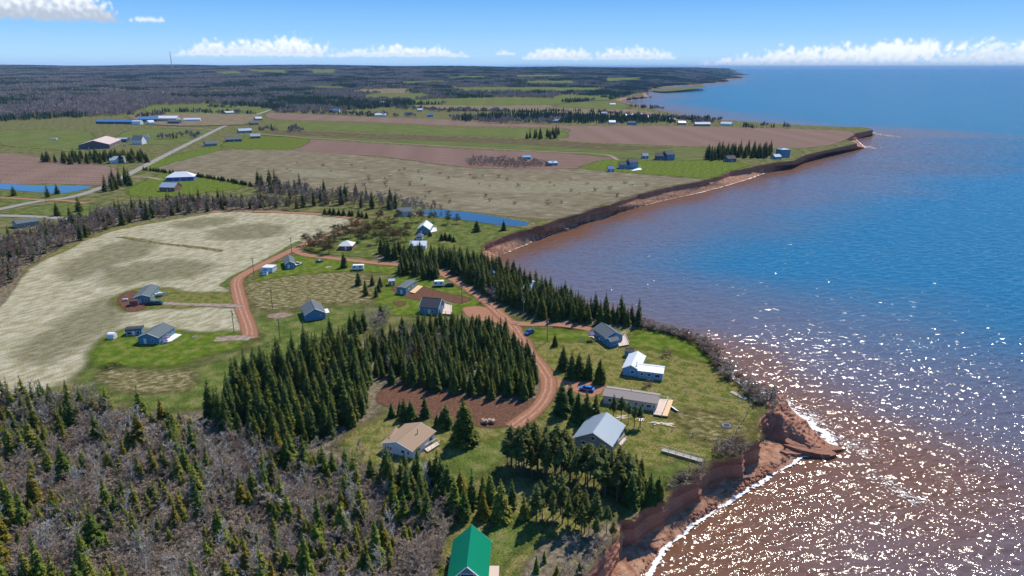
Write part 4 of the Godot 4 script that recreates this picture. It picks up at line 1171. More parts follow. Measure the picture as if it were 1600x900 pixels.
	var along := [["teal hip-roofed house nearest the road bend hedge", [-384.96,-904.02,13.12,11,0.62], tealwall, slate], ["long dark house with steel gable beside the road", [-377.04,-960.85,20.21,11,0.44], navy, slate], ["low slate house on the farm track", [-363.51,-1006.99,12.8,9,0.37], brownwall, steel],
		["blue-roofed house behind the clipped hedge", [-411.43,-1096.34,19.12,11,0.62], shadedblue, steel], ["dark red house above the hedge by the road", [-451.8,-1250.11,13.96,10,0.54], brownwall, slate], ["grey house at the far end of the road", [-484.71,-1366.54,12.57,10,0.74], greywall, steel], ["turquoise farm shed in the far pasture", [-610.24,-1546.2,23.79,14,1.08], tealwall, steel]]
	for a in along:
		house("roadside_house", a[0], "house", a[1], {"h": 3.2, "rise": 3.0, "wall": a[2], "top": a[3], "over": 0.4})
	# houses on the green above the long beach
	h = house("navy_roof_house", "blue house with navy roof and white porch on the clifftop green", "house", [110.97,-695.17,10.09,9,-0], {"h": 4.0, "rise": 2.6, "wall": shadedblue, "top": charcoal, "over": 0.3})
	block(h, [119.02,-696.65,8.89,10,0.26], {"h": 6.4, "rise": 2.8, "wall": shadedblue, "top": charcoal, "over": 0.3})
	deck(h, [114.48,-673.68,126.52,-682.53,127.27,-693.91,122.45,-691.61], 0.5, M.white, true)
	house("blue_shed", "bright blue shed in front of the navy roofed house", "shed", [94.58,-671.57,5.81,6,-0], {"h": 3.0, "rise": 2.6, "wall": shadedblue, "top": blueroof, "over": 0.2})
	h = house("long_navy_house", "long dark blue house with tall gable behind the clifftop green", "house", [161.62,-764.26,12.86,10,-0.21], {"h": 4.2, "rise": 3.0, "wall": navy, "top": charcoal, "over": 0.3})
	block(h, [169.51,-765.1,9.29,12,0.3], {"h": 6.0, "rise": 3.4, "wall": shadedblue, "top": charcoal, "over": 0.3})
	house("blue_garage", "small bright blue garage beside the long navy house", "garage", [146.27,-775.38,6.31,7,-0], {"h": 3.0, "rise": 2.8, "wall": shadedblue, "top": blueroof, "over": 0.2})
	house("dark_shore_house", "dark house in front of the clifftop grove", "house", [231.21,-747.63,9.94,9,0.27], {"h": 3.4, "rise": 3.0, "wall": navy, "top": charcoal, "over": 0.3})
	house("tall_blue_house", "tall square blue house at the end of the clifftop grove", "house", [303.12,-789.62,11.45,10,0.26], {"h": 8.5, "rise": 1.0, "roof": "hip", "wall": shadedblue, "top": blueroof, "over": 0.2})
	house("turquoise_cottage", "small turquoise cottage beside the tall blue house", "cottage", [289,-771.44,8.47,8,0.34], {"h": 2.6, "rise": 2.4, "wall": tealwall, "top": blueroof, "over": 0.3})
	house("blue_hut", "blue roofed hut in the brush beyond the meadow", "hut", [16.02,-770.27,8.36,8,-0], {"h": 2.4, "rise": 1.2, "wall": shadedblue, "top": plain(0.02, 0.30, 0.55, 0.5), "over": 0.3})
	house("blue_hut", "blue roofed hut at the edge of the ploughed field", "hut", [40.73,-719.31,9.58,8,0.26], {"h": 2.6, "rise": 1.4, "wall": shadedblue, "top": plain(0.02, 0.30, 0.55, 0.5), "over": 0.3})
	house("hidden_house", "slate roofed house half hidden in the western wood", "house", [-273.09,-463.16,9.6,9,0.72], {"h": 2.8, "rise": 1.8, "wall": shadedblue, "top": slate, "over": 0.3})
	house("grey_lodge", "grey lodge roof among the bare trees beside the meadow corner", "lodge", [-306.11,-431.12,11.91,9,0.89], {"h": 2.8, "rise": 1.6, "wall": greywall, "top": slate, "over": 0.3})
	house("creek_house", "grey-blue house behind the budding tree row", "house", [-72.61,-466.27,9.82,9,0.22], {"h": 3.0, "rise": 2.0, "wall": paleblue, "top": slate, "over": 0.3})
	# the village along the far road and bay
	var spots := [[-460.18,-1705.15,12.11,10,-0], [-400.07,-1631.72,17.39,10,-0], [-393.54,-1983.97,14.06,12,-0], [-360.45,-2015,14.28,12,-0], [-334.69,-1983.97,12.3,12,-0], [-269.36,-1473.22,22.28,10,-0], [-218.48,-1516.43,16.18,10,-0], [-167.12,-1472.72,11.8,9,-0], [-212.7,-1662.55,11.82,9,-0], [76.65,-1305.56,23.64,10,-0.72], [104.6,-1397.81,9.96,9,-0], [177.73,-1268.92,11.32,10,-0], [210.11,-1250.13,14.17,10,-0.53], [205.43,-1605.05,11.41,9,-0], [251.52,-1536.91,16.4,9,-0], [285.75,-1473.22,15.73,10,-0], [297.6,-1415.83,15.13,9,-0], [297.74,-1254.39,13.43,10,-0], [348.67,-1397.81,9.96,9,-0], [326.22,-1225.77,26.27,9,-0], [370.5,-1231.85,20.2,10,-0.76], [281.77,-2020,16.1,9,-0], [-531.7,-1731.37,12.29,10,-0], [282.61,-1558.4,11.08,10,-0], [-40.79,-1767.42,12.55,9,-0], [297.08,-1330.04,13.05,9,-0]]
	var rl := [slate, blueroof, palesteel, steel, charcoal, whiteroof]
	var wl := [whitewall, shadedblue, tealwall, paleblue, greywall]
	var words := ["slate roofed", "blue roofed", "pale tin roofed", "steel roofed", "dark roofed", "white roofed"]
	var walls := ["white", "blue", "teal", "pale blue", "grey"]
	for i in spots.size():
		house("village_house", "%s %s house among the fields and trees along the far bay" % [words[i % 6], walls[(i * 3) % 5]], "house", spots[i], {"h": 3.4, "rise": 3.0, "wall": wl[(i * 3) % 5], "top": rl[i % 6], "over": 0.3}, "houses along the far bay")

# ---------------------------------------------------------------- vehicles, poles, fences and other small things
func car(label: String, at: Array, turn: float, paint: Material, kind := "car") -> void:
	var t := thing("parked_" + kind, label, kind, Vector3(at[0], LAND + 0.2, at[1]), turn)
	var body := MB.new()
	var cabin := MB.new()
	var L := 4.6
	# side profile of the body, then narrowed towards the roof
	var prof := [Vector2(-2.25, 0.35), Vector2(-2.3, 0.8), Vector2(-1.3, 0.98), Vector2(1.9, 1.0), Vector2(2.25, 0.85), Vector2(2.25, 0.35)]
	for i in prof.size():
		var a: Vector2 = prof[i]
		var b: Vector2 = prof[(i + 1) % prof.size()]
		body.quad(Vector3(a.x, a.y, -0.88), Vector3(b.x, b.y, -0.88), Vector3(b.x, b.y, 0.88), Vector3(a.x, a.y, 0.88))
	for s in [-0.88, 0.88]:
		for i in range(1, prof.size() - 1):
			body.tri(Vector3(prof[0].x, prof[0].y, s), Vector3(prof[i].x, prof[i].y, s), Vector3(prof[i + 1].x, prof[i + 1].y, s))
	obj("body", body.mesh(), paint, t)
	var lo := [Vector3(-1.35, 0.97, -0.82), Vector3(1.75, 0.97, -0.82), Vector3(1.75, 0.97, 0.82), Vector3(-1.35, 0.97, 0.82)]
	var hi := [Vector3(-0.55, 1.48, -0.66), Vector3(1.35, 1.48, -0.66), Vector3(1.35, 1.48, 0.66), Vector3(-0.55, 1.48, 0.66)]
	if kind == "truck":
		lo = [Vector3(-1.35, 0.97, -0.84), Vector3(0.4, 0.97, -0.84), Vector3(0.4, 0.97, 0.84), Vector3(-1.35, 0.97, 0.84)]
		hi = [Vector3(-0.75, 1.7, -0.7), Vector3(0.3, 1.7, -0.7), Vector3(0.3, 1.7, 0.7), Vector3(-0.75, 1.7, 0.7)]
	for i in 4:
		cabin.quad(lo[i], lo[(i + 1) % 4], hi[(i + 1) % 4], hi[i])
	obj("window_glass", cabin.mesh(), M.glass, t)
	var roof := MB.new()
	roof.box((hi[0] + hi[2]) * 0.5 + Vector3(0, 0.02, 0), Vector3(hi[1].x - hi[0].x, 0.05, hi[2].z - hi[1].z))
	obj("roof", roof.mesh(), paint, t)
	for x in [-1.4, 1.4]:
		for z in [-0.85, 0.85]:
			var w := MB.new()
			w.tube(Vector3(x, 0.33, z - 0.1), Vector3(x, 0.33, z + 0.1), 0.33, 0.33, 10)
			w.tube(Vector3(x, 0.33, z + 0.1), Vector3(x, 0.33, z + 0.11), 0.33, 0.0, 10)
			w.tube(Vector3(x, 0.33, z - 0.1), Vector3(x, 0.33, z - 0.11), 0.33, 0.0, 10)
			obj("wheel", w.mesh(), M.rubber, t)
	for z in [-0.6, 0.6]:
		var hl := MB.new()
		hl.box(Vector3(-2.3, 0.68, z), Vector3(0.06, 0.14, 0.3))
		obj("headlight", hl.mesh(), M.white, t)

func camper(label: String, at: Array, turn: float, L: float) -> void:
	var t := thing("camper_trailer", label, "camper", Vector3(at[0], LAND + 0.12, at[1]), turn)
	var b := MB.new()
	var prof := [Vector2(-L / 2, 0.6), Vector2(-L / 2 - 0.15, 1.5), Vector2(-L / 2 + 0.25, 2.6), Vector2(L / 2 - 0.2, 2.7), Vector2(L / 2, 2.3), Vector2(L / 2 - 0.1, 0.55)]
	for i in prof.size():
		var p: Vector2 = prof[i]
		var q: Vector2 = prof[(i + 1) % prof.size()]
		b.quad(Vector3(p.x, p.y, -1.1), Vector3(q.x, q.y, -1.1), Vector3(q.x, q.y, 1.1), Vector3(p.x, p.y, 1.1))
	for s in [-1.1, 1.1]:
		for i in range(1, prof.size() - 1):
			b.tri(Vector3(prof[0].x, prof[0].y, s), Vector3(prof[i].x, prof[i].y, s), Vector3(prof[i + 1].x, prof[i + 1].y, s))
	obj("body", b.mesh(), M.white, t)
	for x in [-0.3, 0.2]:
		for s in [-1.13, 1.13]:
			var w := MB.new()
			w.box(Vector3(x * L, 1.75, s), Vector3(1.0, 0.6, 0.05))
			obj("window", w.mesh(), M.glass, t)
	for s in [-0.95, 0.95]:
		var w := MB.new()
		w.tube(Vector3(0.3, 0.35, s - 0.1), Vector3(0.3, 0.35, s + 0.1), 0.36, 0.36, 10)
		obj("wheel", w.mesh(), M.rubber, t)
	var hitch := MB.new()
	hitch.tube(Vector3(-L / 2, 0.55, 0), Vector3(-L / 2 - 1.1, 0.45, 0), 0.07, 0.07, 4)
	hitch.tube(Vector3(-L / 2 - 1.0, 0.5, 0), Vector3(-L / 2 - 1.0, -0.05, 0), 0.05, 0.05, 4)
	obj("hitch", hitch.mesh(), M.metal, t)

func boat(label: String, at: Array, turn: float, L: float, hull: Material, lift: float) -> void:
	var t := thing("boat", label, "boat", Vector3(at[0], LAND + 0.12, at[1]), turn)
	var b := MB.new()
	var k := 9
	var prev := []
	for i in k + 1:
		var u := float(i) / k
		var w := L * 0.17 * (1.0 - pow(maxf(0.0, u - 0.35) / 0.65, 2.2))
		var x := (u - 0.5) * L
		var row := [Vector3(x, lift + 0.9 + u * 0.25, -w), Vector3(x, lift + 0.3, -w * 0.75), Vector3(x, lift + 0.05 + u * 0.2, 0), Vector3(x, lift + 0.3, w * 0.75), Vector3(x, lift + 0.9 + u * 0.25, w)]
		if i > 0:
			for j in 4:
				b.quad(prev[j], row[j], row[j + 1], prev[j + 1])
			b.quad(prev[0] - Vector3(0, 0.25, 0), prev[4] - Vector3(0, 0.25, 0), row[4] - Vector3(0, 0.25, 0), row[0] - Vector3(0, 0.25, 0))
		prev = row
	obj("hull", b.mesh(), hull, t)
	var c := MB.new()
	c.box(Vector3(0.05 * L, lift + 1.05, 0), Vector3(L * 0.22, 0.5, L * 0.2))
	obj("console", c.mesh(), M.white, t)
	var g := MB.new()
	for s in [-0.7, 0.7]:
		g.tube(Vector3(-0.5, 0.28, s - 0.1), Vector3(-0.5, 0.28, s + 0.1), 0.3, 0.3, 8)
	g.tube(Vector3(-L * 0.4, 0.4, 0), Vector3(L * 0.6, 0.4, 0), 0.08, 0.08, 4)
	g.box(Vector3(0, lift * 0.5 + 0.15, 0), Vector3(L * 0.5, lift + 0.1, 0.3))
	obj("trailer", g.mesh(), M.metal, t)

func pole(label: String, a: Array, high := 9.0, arm := 0.4, group := "") -> void:
	var y := ground_y(a[0], a[1])
	var t := thing("utility_pole", label, "utility pole", Vector3(a[0], y, a[1]), arm, group)
	var p := MB.new()
	p.tube(Vector3(0, -0.2, 0), Vector3(0, high, 0), 0.16, 0.1, 7)
	obj("post", p.mesh(), M.pole, t)
	var c := MB.new()
	c.box(Vector3(0, high - 0.6, 0), Vector3(1.8, 0.12, 0.12))
	obj("crossarm", c.mesh(), M.pole, t)
	for x in [-0.8, 0.0, 0.8]:
		var i := MB.new()
		i.tube(Vector3(x, high - 0.55, 0), Vector3(x, high - 0.3, 0), 0.06, 0.04, 6)
		obj("insulator", i.mesh(), M.white, t)
	var k := MB.new()
	k.tube(Vector3(0.25, high - 2.0, 0), Vector3(0.25, high - 1.2, 0), 0.2, 0.2, 8)
	k.tube(Vector3(0.25, high - 1.2, 0), Vector3(0.25, high - 1.15, 0), 0.2, 0.0, 8)
	obj("transformer", k.mesh(), M.metal, t)

func fence(label: String, a: Array, gap: float, high: float, mat: Material, rails := 1) -> void:
	var p := spline(pts2(a), gap, false, 0.0)
	var t := thing("post_fence", label, "fence", Vector3(p[0].x, LAND, p[0].y))
	for i in p.size():
		var m := MB.new()
		var q := Vector3(p[i].x - p[0].x, 0, p[i].y - p[0].y)
		m.tube(q + Vector3(0, -0.2, 0), q + Vector3(rng.randf_range(-0.06, 0.06), high, 0.0), 0.11, 0.1, 5)
		obj("post", m.mesh(), mat, t)
		if i > 0:
			for r in rails:
				var w := MB.new()
				var b := Vector3(p[i - 1].x - p[0].x, 0, p[i - 1].y - p[0].y)
				var y := high * (0.9 - 0.4 * r)
				w.tube(b + Vector3(0, y, 0), q + Vector3(0, y, 0), 0.035, 0.035, 4)
				obj("rail", w.mesh(), mat, t)

func make_small_things() -> void:
	var bluepaint := plain(0.02, 0.09, 0.34, 0.25)
	var darkpaint := plain(0.015, 0.03, 0.035, 0.25)
	var tealpaint := plain(0.01, 0.09, 0.12, 0.25)
	var whitepaint := plain(0.7, 0.7, 0.72, 0.3)
	car("blue car parked on the lawn beside the red road junction", [6.47,-243.73], 0.9, bluepaint)
	car("blue and white car parked on red earth behind the spruces", [23.08,-195.49], -0.35, plain(0.04, 0.16, 0.5, 0.25))
	car("dark green car parked beside the white camper", [-28.55,-302.95], 0.1, darkpaint)
	car("dark teal car at the end of the gravel driveway", [-149.16,-277.76], 0.05, tealpaint)
	car("black car behind the dark teal car beside the narrow cottage", [-151.65,-277.34], 0.0, darkpaint)
	car("white pickup truck beside the small cottage at the lane bend", [-107.68,-338.51], 1.2, whitepaint, "truck")
	car("grey car beside the big barn on the farm", [-494.01,-903.33], 0.3, plain(0.4, 0.42, 0.45, 0.3))
	camper("white camper trailer beside the narrow mobile home", [-33.25,-303.44], 0.05, 4.6)
	camper("pale blue and white camper trailer alone on the grass below the lane", [-75.66,-330.35], 0.03, 5.6)
	camper("white travel trailer in the pasture behind the big barn", [-631.21,-977.66], 0.1, 9.0)
	camper("green and white trailer in front of the big barn", [-524.69,-877.3], 0.05, 11.0)
	boat("white motor boat on a trailer beside the narrow cottage", [-153.54,-288.52], 0.55, 6.0, whitepaint, 0.5)
	boat("teal rowing boat lying on the lawn below the lane", [-98.47,-343.95], 0.1, 3.6, plain(0.02, 0.2, 0.25, 0.4), 0.0)
	# utility poles
	for q in [[[-98.83,-272.04], "utility pole on the edge of the brush meadow"], [[-104.56,-245.38], "utility pole beside the end of the lane"], [[-123.53,-320.37], "utility pole at the lane bend beside the pale shed"], [[-118.17,-362.65], "utility pole where the two red lanes meet"], [[-21.11,-279.43], "utility pole on the lawn beside the red road"], [[4.55,-259.01], "utility pole in front of the shore wood"], [[12.8,-236.06], "utility pole on the lawn near the slate roofed cottage"], [[-16.85,-314.02], "utility pole among the spruces across the red road"], [[-29.06,-334.97], "utility pole behind the spruce belt"], [[-44.54,-314.02], "utility pole behind the narrow mobile home"], [[-84.26,-236.06], "utility pole at the edge of the dense spruces"]]:
		pole(q[1], q[0], 9.0, 0.5)
	for a in [[-347.73,-507.11], [-338.18,-569.3], [-359.73,-672.88], [-382.82,-783.33], [-423.6,-960.14], [-465.57,-1131.89], [-501.65,-1325.54], [-531.3,-1488.2]]:
		pole("utility pole along the paved country road", [a[0] + 6.0, a[1]], 10.0, 0.8, "poles along the paved road")
	# far lattice mast
	var mp := [-3093,-6655]
	var mast := thing("radio_mast", "tall thin lattice mast on the far wooded ridge", "mast", Vector3(mp[0], ground_y(mp[0], mp[1]), mp[1]))
	for k in 3:
		var leg := MB.new()
		var d := Vector3(cos(TAU * k / 3.0), 0, sin(TAU * k / 3.0)) * 5.0
		leg.tube(d, d * 0.25 + Vector3(0, 150, 0), 1.0, 0.8, 4)
		obj("leg", leg.mesh(), M.metal, mast)
	for k in 14:
		var br := MB.new()
		var r0 := lerpf(5.0, 1.25, k / 14.0)
		for s in 3:
			br.tube(Vector3(cos(TAU * s / 3.0) * r0, k * 10.7, sin(TAU * s / 3.0) * r0), Vector3(cos(TAU * (s + 1) / 3.0) * r0, (k + 1) * 10.7, sin(TAU * (s + 1) / 3.0) * r0), 0.35, 0.35, 3)
		obj("brace", br.mesh(), M.metal, mast)
	# fences by the cliff
	var grey := plain(0.30, 0.27, 0.23, 0.9)
	fence("grey post and rail fence along the cliff edge", [72.41,-193.72,70.45,-186.49,67.02,-179.33,61.17,-169.78,59.26,-166.34], 2.4, 1.1, grey)
	fence("wire fence with thin posts across the clifftop lawn", [59.26,-166.34,55.21,-166,51.87,-166.34,48.77,-167.7,43.85,-170.48,39,-172.62], 5.0, 1.1, grey)
	fence("low pale driftwood fence across the lawn", [53.44,-194.6,58.26,-191.97,63.34,-189.41,68.44,-187.32], 3.2, 0.8, plain(0.5, 0.47, 0.42, 0.9))
	fence("thin fence line between the two cottages on the lawn", [46.93,-223.05,52.43,-219.72,57.97,-215.41,65.56,-213.32], 3.5, 0.7, plain(0.16, 0.13, 0.1, 0.9))
	# boardwalk down the bank
	var bw := pts2([38.85,-159.79,48.04,-154.26])
	var d2 := bw[1] - bw[0]
	var walk := thing("boardwalk", "long grey wooden boardwalk running to the cliff edge", "boardwalk", Vector3(bw[0].x, LAND, bw[0].y), atan2(-d2.y, d2.x))
	var n := int(d2.length() / 0.32)
	var plank := MB.new()
	plank.box(Vector3.ZERO, Vector3(0.28, 0.06, 1.5))
	var pm := plank.mesh()
	for i in n:
		var o := obj("plank", pm, M.greydeck, walk)
		o.position = Vector3(0.16 + i * 0.32, 0.75, 0)
		o.rotation.y = rng.randf_range(-0.02, 0.02)
	for s in [-0.72, 0.72]:
		var b := MB.new()
		b.box(Vector3(d2.length() * 0.5, 0.66, s * 0.85), Vector3(d2.length(), 0.16, 0.08))
		obj("stringer", b.mesh(), M.greydeck, walk)
		var r := MB.new()
		r.box(Vector3(d2.length() * 0.5, 1.6, s), Vector3(d2.length(), 0.07, 0.09))
		obj("handrail", r.mesh(), M.greydeck, walk)
		var x := 0.1
		while x < d2.length():
			var p := MB.new()
			p.box(Vector3(x, 0.75, s * 1.06), Vector3(0.1, 1.7, 0.08))
			obj("post", p.mesh(), M.greydeck, walk)
			x += 1.9
	# timber gangway on the far beach and bench path by the shrubs
	var g0 := pts2([22.26,-475.96,37.64,-456])
	var gd := g0[1] - g0[0]
	var gang := thing("beach_groyne", "pale timber groyne running over the far beach into the water", "groyne", Vector3(g0[0].x, 1.2, g0[0].y), atan2(-gd.y, gd.x))
	var gb := MB.new()
	gb.box(Vector3(gd.length() * 0.5, 0.0, 0), Vector3(gd.length(), 0.5, 0.9))
	obj("beam", gb.mesh(), M.deck, gang)
	for k in 8:
		var gp := MB.new()
		gp.tube(Vector3(gd.length() * (k + 0.5) / 8.0, -2.2, 0.5), Vector3(gd.length() * (k + 0.5) / 8.0, 0.6, 0.5), 0.18, 0.16, 6)
		obj("pile", gp.mesh(), M.deck, gang)
	var s0 := pts2([67.2,-194.6,70.25,-189.41])
	var sd := s0[1] - s0[0]
	var stair := thing("wooden_steps", "weathered wooden walkway beside the shore shrubs", "steps", Vector3(s0[0].x, LAND, s0[0].y), atan2(-sd.y, sd.x))
	for i in int(sd.length() / 0.4):
		var o := obj("plank", pm, M.greydeck, stair)
		o.position = Vector3(0.2 + i * 0.4, 0.3, 0)
	# fire pit
	var fp := [59.59,-173.35]
	var fire := thing("fire_pit", "round stone fire pit with dark ash on the clifftop lawn", "fire pit", Vector3(fp[0], LAND + 0.1, fp[1]))
	var ash := MB.new()
	for k in 16:
		ash.tri(Vector3(0, 0.06, 0), Vector3(cos(TAU * k / 16.0) * 1.7, 0.03, sin(TAU * k / 16.0) * 1.7), Vector3(cos(TAU * (k + 1) / 16.0) * 1.7, 0.03, sin(TAU * (k + 1) / 16.0) * 1.7))
	obj("ash", ash.mesh(), plain(0.05, 0.045, 0.045, 1.0), fire)
	for k in 14:
		var st := obj("stone", rock_mesh(k, 0.3, 0.7), plain(0.33, 0.33, 0.36, 0.9), fire)
		st.position = Vector3(cos(TAU * k / 14.0) * 1.1, 0.1, sin(TAU * k / 14.0) * 1.1)
	# pile of stumps, planks, play set
	var sp := [-6.82,-175.18]
	var pile := thing("stump_pile", "pile of pale stumps and earth beside the large spruce", "pile", Vector3(sp[0], LAND + 0.1, sp[1]), 0.1)
	for k in 26:
		var q := rng.randf_range(-1.6, 1.6)
		var st := obj("stump", rock_mesh(k % 6, 0.55, 0.8), plain(0.52, 0.36, 0.25, 0.95), pile)
		st.position = Vector3(q, 0.3 + rng.randf() * (1.0 - absf(q) * 0.35), rng.randf_range(-0.8, 0.8))
		st.rotation = Vector3(rng.randf() * 6.0, rng.randf() * 6.0, 0)
	for q in [[[40.31,-174.81], 0.3, "pale planks scattered in front of the new deck"], [[44.1,-174.08], -0.15, "long pale planks lying on the lawn below the long bungalow"], [[30.96,-178.18], 0.2, "pale timber offcuts under the slender spruces"], [[-91.96,-334.97], 0.5, "two white boards lying on the lawn below the lane"], [[36.65,-177.42], 0.9, "pale boards leaning near the slender spruces"]]:
		var a: Array = q[0]
		var pl := thing("plank_stack", q[2], "planks", Vector3(a[0], LAND + 0.12, a[1]), q[1])
		for k in 5:
			var b := MB.new()
			b.box(Vector3.ZERO, Vector3(rng.randf_range(1.4, 3.6), 0.06, 0.22))
			var o := obj("plank", b.mesh(), M.white if k % 2 else M.newdeck, pl)
			o.position = Vector3(rng.randf_range(-0.8, 0.8), 0.05 + 0.02 * k, (k - 2) * 0.45)
			o.rotation.y = rng.randf_range(-0.4, 0.4)
	var wp := [47.2,-183.25]
	var ramp_t := thing("leaning_board", "white sheet panel leaning against the new orange deck", "panel", Vector3(wp[0], LAND, wp[1]), 0.4)
	var rb := MB.new()
	rb.box(Vector3(0, 0.45, 0), Vector3(1.4, 0.06, 3.6), Basis(Vector3(0, 0, 1), -0.5))
	rb.box(Vector3(0.2, 0.2, 0), Vector3(0.1, 0.4, 3.2))
	obj("sheet", rb.mesh(), M.white, ramp_t)
	var ps := [27.06,-236.68]
	var play := thing("play_set", "child's play tower with blue slide and swing bar", "play set", Vector3(ps[0], LAND + 0.1, ps[1]), 0.2)
	var tower := MB.new()
	for x in [-0.8, 0.8]:
		for z in [-0.8, 0.8]:
			tower.tube(Vector3(2.0 + x, 0, z), Vector3(2.0 + x, 2.6, z), 0.07, 0.07, 4)
	tower.box(Vector3(2.0, 1.3, 0), Vector3(1.7, 0.08, 1.7))
	obj("tower", tower.mesh(), M.newdeck, play)
	var pr := MB.new()
	for k in 4:
		var a := [Vector3(1, 2.6, 1), Vector3(3, 2.6, 1), Vector3(3, 2.6, -1), Vector3(1, 2.6, -1)]
		pr.tri(a[k], a[(k + 1) % 4], Vector3(2, 3.5, 0))
	obj("roof", pr.mesh(), plain(0.22, 0.16, 0.42, 0.6), play)
	var slide := MB.new()
	slide.box(Vector3(3.4, 0.7, 1.0), Vector3(2.6, 0.08, 0.6), Basis(Vector3(0, 0, 1), -0.5))
	obj("slide", slide.mesh(), plain(0.02, 0.22, 0.5, 0.4), play)
	var bar := MB.new()
	bar.tube(Vector3(1.2, 2.3, 0), Vector3(-2.0, 2.3, 0), 0.07, 0.07, 5)
	for z in [-0.9, 0.9]:
		bar.tube(Vector3(-2.0, 2.3, 0), Vector3(-2.3, 0, z), 0.06, 0.06, 5)
	obj("swing_bar", bar.mesh(), M.newdeck, play)
	for x in [-0.4, -1.4]:
		var sw := MB.new()
		sw.tube(Vector3(x, 2.3, -0.2), Vector3(x, 0.55, -0.2), 0.02, 0.02, 3)
		sw.tube(Vector3(x, 2.3, 0.2), Vector3(x, 0.55, 0.2), 0.02, 0.02, 3)
		sw.box(Vector3(x, 0.53, 0), Vector3(0.25, 0.05, 0.5))
		obj("swing", sw.mesh(), plain(0.02, 0.25, 0.3, 0.5), play)
	var tp := [-125.16,-235.43]
	var table := thing("garden_parasol", "small purple parasol and table beside the white deck", "parasol", Vector3(tp[0], LAND + 0.1, tp[1]))
	var tm := MB.new()
	tm.tube(Vector3(0, 0, 0), Vector3(0, 2.0, 0), 0.04, 0.04, 5)
	obj("post", tm.mesh(), M.metal, table)
	var tc := MB.new()
	tc.tube(Vector3(0, 1.7, 0), Vector3(0, 2.25, 0), 1.3, 0.0, 8)
	obj("canopy", tc.mesh(), plain(0.16, 0.06, 0.2, 0.8), table)
	var tt := MB.new()
	tt.tube(Vector3(0, 0.68, 0), Vector3(0, 0.74, 0), 0.6, 0.6, 10)
	tt.tube(Vector3(0, 0.74, 0), Vector3(0, 0.745, 0), 0.6, 0.0, 10)
	obj("table_top", tt.mesh(), M.white, table)
	var bp := [-117.37,-240.48]
	var fire2 := thing("stone_ring", "small ring of stones on the bright lawn", "fire ring", Vector3(bp[0], LAND + 0.1, bp[1]))
	for k in 9:
		var st := obj("stone", rock_mesh(k % 6, 0.28, 0.7), plain(0.4, 0.38, 0.36, 0.9), fire2)
		st.position = Vector3(cos(TAU * k / 9.0) * 0.7, 0.08, sin(TAU * k / 9.0) * 0.7)
	var gp := [-165.07,-282.4]
	var tank := thing("gas_tank", "small white gas tank on bare earth beside the red shed", "tank", Vector3(gp[0], LAND + 0.13, gp[1]), 0.3)
	var gt := MB.new()
	gt.tube(Vector3(-0.9, 0.6, 0), Vector3(0.9, 0.6, 0), 0.45, 0.45, 9)
	gt.tube(Vector3(0.9, 0.6, 0), Vector3(1.15, 0.6, 0), 0.45, 0.05, 9)
	gt.tube(Vector3(-0.9, 0.6, 0), Vector3(-1.15, 0.6, 0), 0.45, 0.05, 9)
	obj("cylinder", gt.mesh(), M.white, tank)
	var gl := MB.new()
	for x in [-0.6, 0.6]:
		gl.box(Vector3(x, 0.12, 0), Vector3(0.12, 0.28, 0.7))
	obj("foot", gl.mesh(), M.metal, tank)

func rock_mesh(sd: int, r: float, flat: float) -> ArrayMesh:
	var key := "rock%d_%.2f_%.2f" % [sd, r, flat]
	if M.has(key):
		return M[key]
	var rr := RandomNumberGenerator.new()
	rr.seed = 900 + sd
	var mb := MB.new()
	var rows := 4
	var k := 7
	var p := []
	for i in rows + 1:
		var ring := []
		for j in k:
			var la := PI * i / rows
			var lo := TAU * j / k + i * 0.3
			var q := r * rr.randf_range(0.72, 1.2) if i > 0 and i < rows else r
			ring.push_back(Vector3(sin(la) * cos(lo) * q, cos(la) * q * flat, sin(la) * sin(lo) * q * 0.85))
		p.push_back(ring)
	for i in rows:
		for j in k:
			mb.quad(p[i][j], p[i][(j + 1) % k], p[i + 1][(j + 1) % k], p[i + 1][j])
	M[key] = mb.mesh()
	return M[key]

# ---------------------------------------------------------------- trees
func leaf_mat(tint: Color, back := 0.4) -> StandardMaterial3D:
	var m := StandardMaterial3D.new()
	m.vertex_color_use_as_albedo = true
	m.albedo_color = tint
	m.roughness = 0.75
	m.metallic_specular = 0.25
	m.cull_mode = BaseMaterial3D.CULL_DISABLED
	if back > 0.0:
		m.backlight_enabled = true
		m.backlight = Color(back, back * 1.05, back * 0.6)
	return m

